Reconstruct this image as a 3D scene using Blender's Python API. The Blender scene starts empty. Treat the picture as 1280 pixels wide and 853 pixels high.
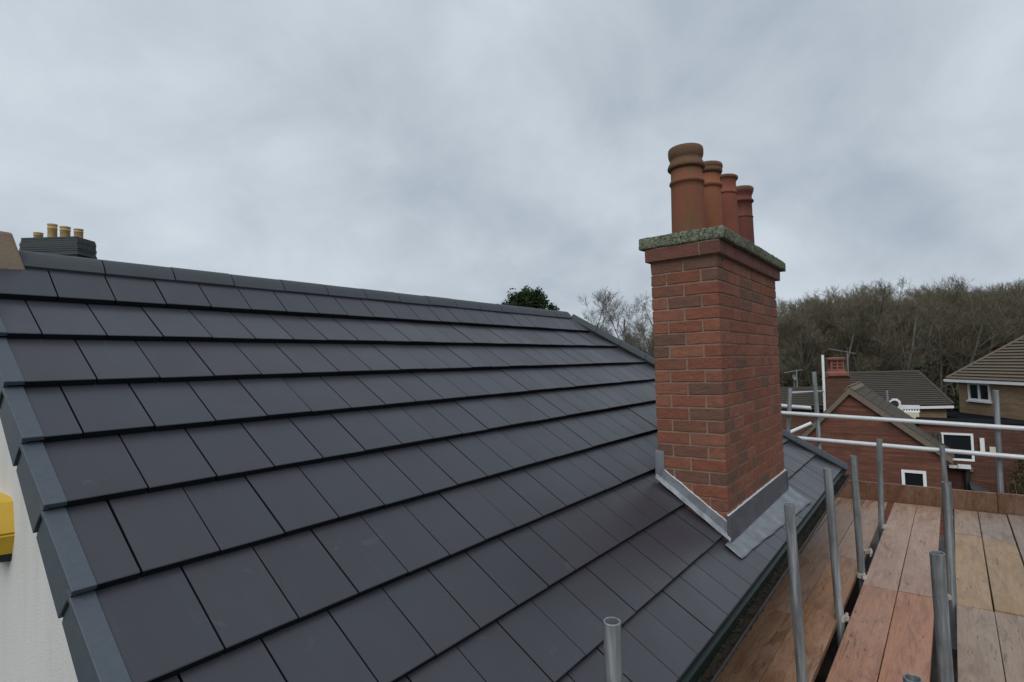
import bpy, bmesh, math, random
from mathutils import Vector, Matrix
import numpy as np

sc = bpy.context.scene
COL = sc.collection
R_ = random.Random(7)
rad = math.radians

# ------------------------------------------------------------------ camera
cam_d = bpy.data.cameras.new('camera')
cam = bpy.data.objects.new('camera', cam_d)
COL.objects.link(cam)
cam_d.sensor_width = 36.0
cam_d.lens = 19.44
cam_d.clip_start = 0.05
cam_d.clip_end = 2000
right = Vector((0.6048449538, -0.7958286767, -0.0286234034))
down = Vector((0.0166150586, 0.0485471722, -0.9986826883))
fwd = Vector((0.7961699075, 0.6035726049, 0.0425862523))
m = Matrix((right, -down, -fwd)).transposed().to_4x4()
m.translation = Vector((-0.45886, -2.95728, -0.47643))
cam.matrix_world = m
sc.camera = cam

# ------------------------------------------------------------------ light
SUN_ELEV, SUN_AZ = rad(46), rad(197)      # azimuth measured from +X towards +Y
w = bpy.data.worlds.new("World")
sc.world = w
w.use_nodes = True
nt = w.node_tree
for n in list(nt.nodes):
    nt.nodes.remove(n)
out = nt.nodes.new('ShaderNodeOutputWorld')
sky = nt.nodes.new('ShaderNodeTexSky')
sky.sky_type = 'NISHITA'
sky.sun_disc = False
sky.sun_elevation = SUN_ELEV
sky.sun_rotation = math.pi / 2 - SUN_AZ
bg_sky = nt.nodes.new('ShaderNodeBackground')
bg_sky.inputs[1].default_value = 0.06
nt.links.new(sky.outputs[0], bg_sky.inputs[0])
tc = nt.nodes.new('ShaderNodeTexCoord')
sep = nt.nodes.new('ShaderNodeSeparateXYZ')
nt.links.new(tc.outputs['Generated'], sep.inputs[0])
ab = nt.nodes.new('ShaderNodeMath'); ab.operation = 'ABSOLUTE'
nt.links.new(sep.outputs[2], ab.inputs[0])
ad = nt.nodes.new('ShaderNodeMath'); ad.operation = 'ADD'; ad.inputs[1].default_value = 0.55
nt.links.new(ab.outputs[0], ad.inputs[0])
dx = nt.nodes.new('ShaderNodeMath'); dx.operation = 'DIVIDE'
dy = nt.nodes.new('ShaderNodeMath'); dy.operation = 'DIVIDE'
nt.links.new(sep.outputs[0], dx.inputs[0]); nt.links.new(ad.outputs[0], dx.inputs[1])
nt.links.new(sep.outputs[1], dy.inputs[0]); nt.links.new(ad.outputs[0], dy.inputs[1])
cmb = nt.nodes.new('ShaderNodeCombineXYZ')
nt.links.new(dx.outputs[0], cmb.inputs[0]); nt.links.new(dy.outputs[0], cmb.inputs[1])
cmb.inputs[2].default_value = 3.7


def wnoise(scale, detail, rough, dist):
    n = nt.nodes.new('ShaderNodeTexNoise')
    n.inputs['Scale'].default_value = scale
    n.inputs['Detail'].default_value = detail
    n.inputs['Roughness'].default_value = rough
    n.inputs['Distortion'].default_value = dist
    nt.links.new(cmb.outputs[0], n.inputs['Vector'])
    return n


n1 = wnoise(1.35, 4, 0.48, 0.35)
n2 = wnoise(4.4, 7, 0.58, 0.35)
mx = nt.nodes.new('ShaderNodeMath'); mx.operation = 'MULTIPLY_ADD'
mx.inputs[1].default_value = 0.42
nt.links.new(n2.outputs[0], mx.inputs[0]); nt.links.new(n1.outputs[0], mx.inputs[2])
rmp = nt.nodes.new('ShaderNodeValToRGB')
rmp.color_ramp.elements[0].position = 0.52
rmp.color_ramp.elements[0].color = (0.365, 0.428, 0.502, 1)
rmp.color_ramp.elements[1].position = 0.92
rmp.color_ramp.elements[1].color = (0.645, 0.705, 0.77, 1)
nt.links.new(mx.outputs[0], rmp.inputs[0])
bg_cl = nt.nodes.new('ShaderNodeBackground')
bg_cl.inputs[1].default_value = 0.95
nt.links.new(rmp.outputs[0], bg_cl.inputs[0])
mxs = nt.nodes.new('ShaderNodeMixShader')
mxs.inputs[0].default_value = 0.96
nt.links.new(bg_sky.outputs[0], mxs.inputs[1]); nt.links.new(bg_cl.outputs[0], mxs.inputs[2])
nt.links.new(mxs.outputs[0], out.inputs[0])

sun_d = bpy.data.lights.new('sun', 'SUN')
sun_d.energy = 1.5
sun_d.angle = rad(50)
sun_d.color = (1.0, 0.985, 0.965)
sun = bpy.data.objects.new('sun', sun_d)
COL.objects.link(sun)
sdir = Vector((math.cos(SUN_ELEV) * math.cos(SUN_AZ), math.cos(SUN_ELEV) * math.sin(SUN_AZ), math.sin(SUN_ELEV)))
sun.rotation_euler = sdir.to_track_quat('Z', 'Y').to_euler()
sun.location = (0, -10, 20)
sc.view_settings.view_transform = 'Standard'
sc.view_settings.look = 'None'
sc.view_settings.exposure = 0.12
sc.view_settings.gamma = 1.0
sc.view_settings.use_curve_mapping = False


# ------------------------------------------------------------------ helpers
def tag(o, label=None, cat=None, group=None, kind=None):
    if label: o['label'] = label
    if cat: o['category'] = cat
    if group: o['group'] = group
    if kind: o['kind'] = kind
    return o


def link(name, me, mat=None, parent=None):
    o = bpy.data.objects.new(name, me)
    COL.objects.link(o)
    if mat and me and not me.materials:
        me.materials.append(mat)
    if parent: o.parent = parent
    return o


def empty(name, loc=(0, 0, 0), rz=0.0):
    o = bpy.data.objects.new(name, None)
    o.empty_display_size = 0.2
    COL.objects.link(o)
    o.location = loc
    o.rotation_euler = (0, 0, rz)
    return o


def put(name, me, mat, thing):
    """link a mesh written in world coordinates under a thing whose base sits elsewhere"""
    o = link(name, me, mat)
    p = thing
    while p.parent: p = p.parent
    o.parent = thing
    # undo the transform of the chain (things are unrotated here)
    off = Vector((0, 0, 0))
    q = thing
    while q:
        off += q.location
        q = q.parent
    o.location = -off
    return o


class MB:
    def __init__(s): s.v = []; s.f = []; s.sm = []
    def add(s, vs, fs, smooth=False):
        b = len(s.v)
        s.v += [tuple(x) for x in vs]
        s.f += [tuple(i + b for i in f) for f in fs]
        s.sm += [smooth] * len(fs)
        return s
    def box(s, a, b):
        (x0, y0, z0), (x1, y1, z1) = a, b
        return s.add([(x0, y0, z0), (x1, y0, z0), (x1, y1, z0), (x0, y1, z0), (x0, y0, z1), (x1, y0, z1), (x1, y1, z1), (x0, y1, z1)],
                     [(0, 3, 2, 1), (4, 5, 6, 7), (0, 1, 5, 4), (1, 2, 6, 5), (2, 3, 7, 6), (3, 0, 4, 7)])
    def obox(s, o, ex, ey, ez):
        """box from a corner and three edge vectors"""
        o, ex, ey, ez = map(Vector, (o, ex, ey, ez))
        vs = [o, o + ex, o + ex + ey, o + ey, o + ez, o + ex + ez, o + ex + ey + ez, o + ey + ez]
        fs = [(0, 3, 2, 1), (4, 5, 6, 7), (0, 1, 5, 4), (1, 2, 6, 5), (2, 3, 7, 6), (3, 0, 4, 7)]
        if ex.cross(ey).dot(ez) < 0: fs = [f[::-1] for f in fs]
        return s.add(vs, fs)
    def prism(s, poly, d):
        """poly: list of 3D points, extruded by vector d"""
        d = Vector(d); n = len(poly); P = [Vector(p) for p in poly]
        nn = Vector((0, 0, 0))
        for i in range(n): nn += P[i].cross(P[(i + 1) % n])
        vs = P + [p + d for p in P]
        fs = [tuple(range(n))[::-1], tuple(range(n, 2 * n))] + [(i, (i + 1) % n, (i + 1) % n + n, i + n) for i in range(n)]
        if nn.dot(d) < 0: fs = [f[::-1] for f in fs]
        return s.add(vs, fs)
    def tube(s, a, b, r, n=14, r2=None, caps=True):
        a, b = Vector(a), Vector(b); r2 = r if r2 is None else r2
        z = (b - a).normalized(); x = z.orthogonal().normalized(); y = z.cross(x)
        vs = []
        for c, rr in ((a, r), (b, r2)):
            vs += [c + (x * math.cos(2 * math.pi * i / n) + y * math.sin(2 * math.pi * i / n)) * rr for i in range(n)]
        s.add(vs, [(i, (i + 1) % n, n + (i + 1) % n, n + i) for i in range(n)], True)
        if caps: s.add(vs, [tuple(range(n))[::-1], tuple(range(n, 2 * n))])
        return s
    def pipe(s, a, b, r, th=0.004, n=20):
        """hollow tube open at the b end"""
        a, b = Vector(a), Vector(b)
        z = (b - a).normalized(); x = z.orthogonal().normalized(); y = z.cross(x)
        ring = lambda c, rr: [c + (x * math.cos(2 * math.pi * i / n) + y * math.sin(2 * math.pi * i / n)) * rr for i in range(n)]
        bv = 0.0008
        dp = z * min(0.3, (b - a).length * 0.5)
        vs = ring(a, r) + ring(b - z * bv, r) + ring(b, r - bv) + ring(b, r - th + bv) + ring(b - z * bv, r - th) + ring(b - dp, r - th)
        for k in range(5):
            s.add(vs[k * n:(k + 2) * n], [(i, (i + 1) % n, n + (i + 1) % n, n + i) for i in range(n)], k in (0, 4))
        s.add(vs[5 * n:], [tuple(range(n))]); s.add(vs[:n], [tuple(range(n))[::-1]])
        return s
    def lathe(s, prof, c=(0, 0, 0), n=28, smooth=True):
        cx, cy, cz = c; vs = []
        for r, z in prof:
            vs += [(cx + r * math.cos(2 * math.pi * i / n), cy + r * math.sin(2 * math.pi * i / n), cz + z) for i in range(n)]
        fs = []
        for k in range(len(prof) - 1):
            fs += [(k * n + i, k * n + (i + 1) % n, (k + 1) * n + (i + 1) % n, (k + 1) * n + i) for i in range(n)]
        return s.add(vs, fs, smooth)
    def mesh(s, name):
        me = bpy.data.meshes.new(name)
        me.from_pydata([tuple(v) for v in s.v], [], s.f)
        me.polygons.foreach_set('use_smooth', s.sm)
        me.update()
        return me


def bevel_mesh(me, w_, seg=1):
    bm = bmesh.new(); bm.from_mesh(me)
    bmesh.ops.remove_doubles(bm, verts=bm.verts, dist=1e-5)
    bmesh.ops.bevel(bm, geom=bm.edges[:], offset=w_, segments=seg, affect='EDGES', profile=0.6, clamp_overlap=True)
    bm.to_mesh(me); bm.free()
    return me


# ------------------------------------------------------------------ materials
class NM:
    """small node-material builder"""
    def __init__(s, name):
        s.m = bpy.data.materials.new(name); s.m.use_nodes = True
        s.t = s.m.node_tree; s.b = s.t.nodes['Principled BSDF']
        s._geo = None
    def n(s, typ, **kw):
        x = s.t.nodes.new(typ)
        for k, v in kw.items(): setattr(x, k, v)
        return x
    def l(s, a, b): s.t.links.new(a, b)
    def pos(s):
        if s._geo is None: s._geo = s.n('ShaderNodeNewGeometry')
        return s._geo.outputs['Position']
    def obj(s): return s.n('ShaderNodeTexCoord').outputs['Object']
    def rand(s): return s.n('ShaderNodeObjectInfo').outputs['Random']
    def ocol(s): return s.n('ShaderNodeObjectInfo').outputs['Color']
    def map(s, vec, scale=(1, 1, 1), rot=(0, 0, 0), loc=(0, 0, 0)):
        x = s.n('ShaderNodeMapping')
        x.inputs['Scale'].default_value = scale; x.inputs['Rotation'].default_value = rot; x.inputs['Location'].default_value = loc
        s.l(vec, x.inputs[0]); return x.outputs[0]
    def noise(s, vec, scale, detail=4, rough=0.5, dist=0.0):
        x = s.n('ShaderNodeTexNoise')
        x.inputs['Scale'].default_value = scale; x.inputs['Detail'].default_value = detail
        x.inputs['Roughness'].default_value = rough; x.inputs['Distortion'].default_value = dist
        s.l(vec, x.inputs['Vector']); return x.outputs[0]
    def ramp(s, fac, stops, interp='LINEAR'):
        x = s.n('ShaderNodeValToRGB'); cr = x.color_ramp; cr.interpolation = interp
        while len(cr.elements) < len(stops): cr.elements.new(0.5)
        for e, (p, c) in zip(cr.elements, stops):
            e.position = p; e.color = (*c, 1) if len(c) == 3 else c
        s.l(fac, x.inputs[0]); return x.outputs[0]
    def mix(s, fac, a, b, mode='MIX'):
        x = s.n('ShaderNodeMix', data_type='RGBA', blend_type=mode)
        for sock, v in ((x.inputs[0], fac), (x.inputs[6], a), (x.inputs[7], b)):
            if hasattr(v, 'is_output'): s.l(v, sock)
            elif isinstance(v, (int, float)): sock.default_value = v
            else: sock.default_value = (*v, 1)
        return x.outputs[2]
    def math(s, op, a, b=0.0, c=0.0):
        x = s.n('ShaderNodeMath', operation=op)
        for sock, v in zip(x.inputs, (a, b, c)):
            if hasattr(v, 'is_output'): s.l(v, sock)
            else: sock.default_value = v
        return x.outputs[0]
    def bump(s, h, strength=0.3, dist=0.01):
        x = s.n('ShaderNodeBump'); x.inputs['Strength'].default_value = strength; x.inputs['Distance'].default_value = dist
        s.l(h, x.inputs['Height']); s.l(x.outputs[0], s.b.inputs['Normal'])
    def base(s, c, rough=0.6, metal=0.0, spec=0.5):
        if hasattr(c, 'is_output'): s.l(c, s.b.inputs['Base Color'])
        else: s.b.inputs['Base Color'].default_value = (*c, 1)
        if hasattr(rough, 'is_output'): s.l(rough, s.b.inputs['Roughness'])
        else: s.b.inputs['Roughness'].default_value = rough
        s.b.inputs['Metallic'].default_value = metal
        s.b.inputs['Specular IOR Level'].default_value = spec
        return s.m


def simple(name, c, rough=0.6, metal=0.0, var=0.25, scale=6.0, bump=0.1, spec=0.5):
    k = NM(name)
    f = k.noise(k.pos(), scale, 6, 0.6)
    col = k.mix(f, tuple(x * (1 - var) for x in c), tuple(min(1, x * (1 + var)) for x in c))
    if bump: k.bump(k.noise(k.pos(), scale * 8, 3), bump, 0.003)
    return k.base(col, rough, metal, spec)


def m_tile():
    k = NM('slate_grey_tile')
    r = k.rand()
    a = k.ramp(r, [(0, (0.0325, 0.0305, 0.0385)), (0.5, (0.0345, 0.032, 0.040)), (0.85, (0.0365, 0.034, 0.042)), (1, (0.039, 0.0365, 0.044))])
    off = k.n('ShaderNodeVectorMath', operation='MULTIPLY_ADD')
    k.l(r, off.inputs[0]); off.inputs[1].default_value = (9, 5, 7); k.l(k.pos(), off.inputs[2])
    big = k.noise(k.map(off.outputs[0], (3.0, 2.0, 3)), 1.0, 3, 0.55)
    c = k.mix(k.ramp(big, [(0.38, (0, 0, 0)), (0.68, (1, 1, 1))]), a, (0.0345, 0.0365, 0.0455))
    streak = k.noise(k.map(off.outputs[0], (26, 3.0, 4.0)), 1.0, 4, 0.6)
    c = k.mix(k.ramp(streak, [(0.55, (0, 0, 0)), (0.85, (0.2, 0.2, 0.2))]), c, (0.06, 0.063, 0.07))
    sc_ = k.noise(k.map(k.pos(), (5, 9, 9), rot=(0, 0, 0.4)), 1.0, 7, 0.75, 1.0)
    c = k.mix(k.ramp(sc_, [(0.62, (0, 0, 0)), (0.78, (0.5, 0.5, 0.5))]), c, (0.115, 0.12, 0.13))
    fine = k.noise(k.pos(), 420, 2, 0.6)
    c = k.mix(k.ramp(fine, [(0.3, (0, 0, 0)), (0.75, (1, 1, 1))]), c, k.mix(1.0, c, (1.3, 1.3, 1.28), 'MULTIPLY'))
    rg = k.ramp(big, [(0.3, (0.41, 0.41, 0.41)), (0.7, (0.31, 0.31, 0.31))])
    h = k.math('ADD', k.math('MULTIPLY', fine, 0.5), k.noise(k.pos(), 30, 3))
    k.bump(h, 0.12, 0.002)
    return k.base(c, rg, 0, 0.6)


def m_brick(name, stops, dirt=0.35):
    k = NM(name)
    c = k.ramp(k.rand(), stops)
    f = k.noise(k.pos(), 28, 6, 0.65)
    c = k.mix(k.ramp(f, [(0.38, (0, 0, 0)), (0.72, (dirt, dirt, dirt))]), c, (0.085, 0.05, 0.04))
    pt = k.noise(k.pos(), 11, 5, 0.6)
    c = k.mix(k.ramp(pt, [(0.5, (0, 0, 0)), (0.75, (0.45, 0.45, 0.45))]), c, (0.12, 0.072, 0.052))
    s = k.noise(k.map(k.pos(), (1, 1, 1)), 160, 4, 0.7)
    c = k.mix(k.ramp(s, [(0.56, (0, 0, 0)), (0.76, (0.55, 0.55, 0.55))]), c, (0.34, 0.20, 0.15))
    k.bump(k.math('ADD', k.noise(k.pos(), 90, 5, 0.7), k.math('MULTIPLY', f, 1.5)), 0.8, 0.006)
    return k.base(c, 0.85, 0, 0.25)


def m_wall_brick(name, c1, c2, mortar, ax=(0, 1), scale=1.0, dark=(0.05, 0.03, 0.025)):
    """far brickwork: ax is the horizontal direction (x,y) of the wall"""
    k = NM(name)
    d = k.n('ShaderNodeVectorMath', operation='DOT_PRODUCT')
    k.l(k.pos(), d.inputs[0]); d.inputs[1].default_value = (ax[0], ax[1], 0)
    sp = k.n('ShaderNodeSeparateXYZ'); k.l(k.pos(), sp.inputs[0])
    cb = k.n('ShaderNodeCombineXYZ'); k.l(d.outputs['Value'], cb.inputs[0]); k.l(sp.outputs[2], cb.inputs[1])
    br = k.n('ShaderNodeTexBrick')
    br.inputs['Scale'].default_value = scale
    br.inputs['Brick Width'].default_value = 0.225; br.inputs['Row Height'].default_value = 0.075
    br.inputs['Mortar Size'].default_value = 0.010; br.inputs['Mortar Smooth'].default_value = 0.1
    br.inputs['Color1'].default_value = (*c1, 1); br.inputs['Color2'].default_value = (*c2, 1); br.inputs['Mortar'].default_value = (*mortar, 1)
    k.l(cb.outputs[0], br.inputs['Vector'])
    row = k.noise(k.map(cb.outputs[0], (0.6, 13.3, 1)), 1.0, 2, 0.5)
    c = k.mix(k.ramp(row, [(0.35, (0, 0, 0)), (0.75, (0.75, 0.75, 0.75))]), br.outputs['Color'], dark)
    st = k.noise(k.pos(), 1.3, 5, 0.6)
    c = k.mix(k.ramp(st, [(0.45, (0, 0, 0)), (0.8, (0.55, 0.55, 0.55))]), c, dark)
    k.bump(br.outputs['Fac'], -0.4, 0.01)
    return k.base(c, 0.9, 0, 0.2)


def m_board():
    k = NM('scaffold_board_wood')
    oc = k.ocol()
    r = k.rand()
    off = k.n('ShaderNodeVectorMath', operation='MULTIPLY_ADD')
    k.l(r, off.inputs[0]); off.inputs[1].default_value = (13, 7, 5); k.l(k.obj(), off.inputs[2])
    v = off.outputs[0]
    grain = k.noise(k.map(v, (2.0, 34, 20)), 1.0, 6, 0.7, 1.2)
    c = k.mix(k.ramp(grain, [(0.38, (0, 0, 0)), (0.74, (0.6, 0.6, 0.6))]), oc, k.mix(1.0, oc, (0.52, 0.45, 0.41), 'MULTIPLY'))
    pale = k.noise(k.map(v, (1.5, 6, 3)), 1.0, 6, 0.65, 0.8)
    c = k.mix(k.ramp(pale, [(0.46, (0, 0, 0)), (0.74, (0.6, 0.6, 0.6))]), c, k.mix(0.35, oc, (0.42, 0.35, 0.31)))
    blot = k.noise(k.map(v, (2.0, 8, 3), loc=(4, 1, 0)), 1.0, 6, 0.7, 1.3)
    c = k.mix(k.ramp(blot, [(0.47, (0, 0, 0)), (0.72, (0.8, 0.8, 0.8))]), c, k.mix(1.0, oc, (0.38, 0.30, 0.25), 'MULTIPLY'))
    scr = k.noise(k.map(v, (3.2, 30, 3), rot=(0, 0, 0.12)), 1.0, 5, 0.6, 2.2)
    c = k.mix(k.ramp(scr, [(0.60, (0, 0, 0)), (0.69, (0.8, 0.8, 0.8))]), c, k.mix(1.0, oc, (0.22, 0.17, 0.14), 'MULTIPLY'))
    rg = k.ramp(blot, [(0.4, (0.48, 0.48, 0.48)), (0.75, (0.28, 0.28, 0.28))])
    fg = k.noise(k.map(v, (9, 160, 30)), 1.0, 4, 0.6)
    c = k.mix(k.ramp(fg, [(0.45, (0, 0, 0)), (0.7, (0.3, 0.3, 0.3))]), c, k.mix(1.0, oc, (0.5, 0.44, 0.4), 'MULTIPLY'))
    k.bump(k.math('ADD', grain, k.math('MULTIPLY', scr, -0.8)), 0.45, 0.004)
    return k.base(c, rg, 0, 0.35)


def m_steel():
    k = NM('galvanised_steel')
    v = k.obj()
    st = k.noise(k.map(k.pos(), (60, 60, 2.2)), 1.0, 5, 0.6)
    c = k.ramp(st, [(0.32, (0.12, 0.13, 0.138)), (0.52, (0.23, 0.248, 0.258)), (0.7, (0.40, 0.42, 0.43))])
    b = k.noise(k.pos(), 7, 5, 0.65)
    c = k.mix(k.ramp(b, [(0.5, (0, 0, 0)), (0.75, (0.6, 0.6, 0.6))]), c, (0.11, 0.10, 0.085))
    sp_ = k.noise(k.pos(), 34, 3, 0.5)
    c = k.mix(k.ramp(sp_, [(0.68, (0, 0, 0)), (0.74, (0.7, 0.7, 0.7))]), c, (0.45, 0.43, 0.40))
    k.bump(k.noise(k.pos(), 120, 3), 0.15, 0.001)
    return k.base(c, 0.52, 0.35, 0.5)


def m_lead():
    k = NM('lead_sheet')
    b = k.noise(k.map(k.pos(), (7, 7, 7)), 1.0, 6, 0.7, 0.6)
    c = k.ramp(b, [(0.30, (0.125, 0.135, 0.15)), (0.5, (0.19, 0.205, 0.225)), (0.72, (0.28, 0.30, 0.32))])
    s = k.noise(k.map(k.pos(), (3, 55, 12)), 1.0, 5, 0.6)
    c = k.mix(k.ramp(s, [(0.56, (0, 0, 0)), (0.8, (0.4, 0.4, 0.4))]), c, (0.36, 0.35, 0.34))
    k.bump(k.noise(k.pos(), 25, 4), 0.35, 0.006)
    return k.base(c, 0.5, 0.25, 0.5)


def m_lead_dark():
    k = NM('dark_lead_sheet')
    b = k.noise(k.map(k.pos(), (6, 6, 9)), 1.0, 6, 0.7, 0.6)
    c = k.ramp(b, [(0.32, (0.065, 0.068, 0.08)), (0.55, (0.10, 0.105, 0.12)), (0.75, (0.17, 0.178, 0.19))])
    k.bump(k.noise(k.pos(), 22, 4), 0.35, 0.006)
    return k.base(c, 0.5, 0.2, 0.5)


def m_cap():
    k = NM('mossy_concrete')
    a = k.noise(k.pos(), 75, 6, 0.75)
    c = k.ramp(a, [(0.36, (0.03, 0.034, 0.026)), (0.48, (0.115, 0.125, 0.085)), (0.64, (0.30, 0.315, 0.245))])
    b = k.noise(k.pos(), 9, 5, 0.6)
    c = k.mix(k.ramp(b, [(0.48, (0, 0, 0)), (0.75, (0.6, 0.6, 0.6))]), c, k.mix(a, (0.025, 0.03, 0.018), (0.12, 0.13, 0.065)))
    k.bump(a, 0.8, 0.008)
    return k.base(c, 0.95, 0, 0.1)


def m_pot(name, body, moss, amt, grime):
    k = NM(name)
    b = k.noise(k.pos(), 9, 6, 0.65)
    c = k.mix(b, tuple(x * 0.72 for x in body), tuple(x * 1.2 for x in body))
    f = k.noise(k.map(k.pos(), (6, 6, 2.2)), 1.0, 5, 0.65, 0.4)
    c = k.mix(k.ramp(f, [(0.5 - amt * 0.2, (0, 0, 0)), (0.72 - amt * 0.15, (amt, amt, amt))]), c, moss)
    g = k.noise(k.pos(), 60, 5, 0.7)
    c = k.mix(k.ramp(g, [(0.5, (0, 0, 0)), (0.75, (grime, grime, grime))]), c, (0.04, 0.035, 0.03))
    k.bump(g, 0.35, 0.004)
    return k.base(c, 0.8, 0, 0.25)


def m_render():
    k = NM('white_render')
    a = k.noise(k.pos(), 150, 4, 0.65)
    b = k.noise(k.pos(), 3.0, 5, 0.6)
    c = k.mix(b, (0.58, 0.57, 0.54), (0.70, 0.69, 0.66))
    c = k.mix(k.ramp(a, [(0.35, (0.35, 0.35, 0.35)), (0.6, (0, 0, 0))]), c, (0.45, 0.45, 0.43))
    st = k.noise(k.map(k.pos(), (5, 5, 0.9)), 1.0, 5, 0.6)
    c = k.mix(k.ramp(st, [(0.5, (0, 0, 0)), (0.8, (0.35, 0.35, 0.35))]), c, (0.38, 0.36, 0.32))
    k.bump(a, 0.6, 0.003)
    return k.base(c, 0.9, 0, 0.2)


def m_roof_far(name, c1, c2, moss):
    k = NM(name)
    a = k.noise(k.map(k.pos(), (1.5, 1.5, 9)), 1.0, 6, 0.65)
    c = k.mix(a, c1, c2)
    b = k.noise(k.pos(), 14, 4, 0.7)
    c = k.mix(k.ramp(b, [(0.5, (0, 0, 0)), (0.75, (0.6, 0.6, 0.6))]), c, moss)
    k.bump(b, 0.4, 0.02)
    return k.base(c, 0.9, 0, 0.2)


def m_leaf(name, stops, sc_=1.2):
    k = NM(name)
    a = k.noise(k.pos(), sc_, 4, 0.7)
    c = k.ramp(a, stops)
    return k.base(c, 0.8, 0, 0.2)


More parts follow.
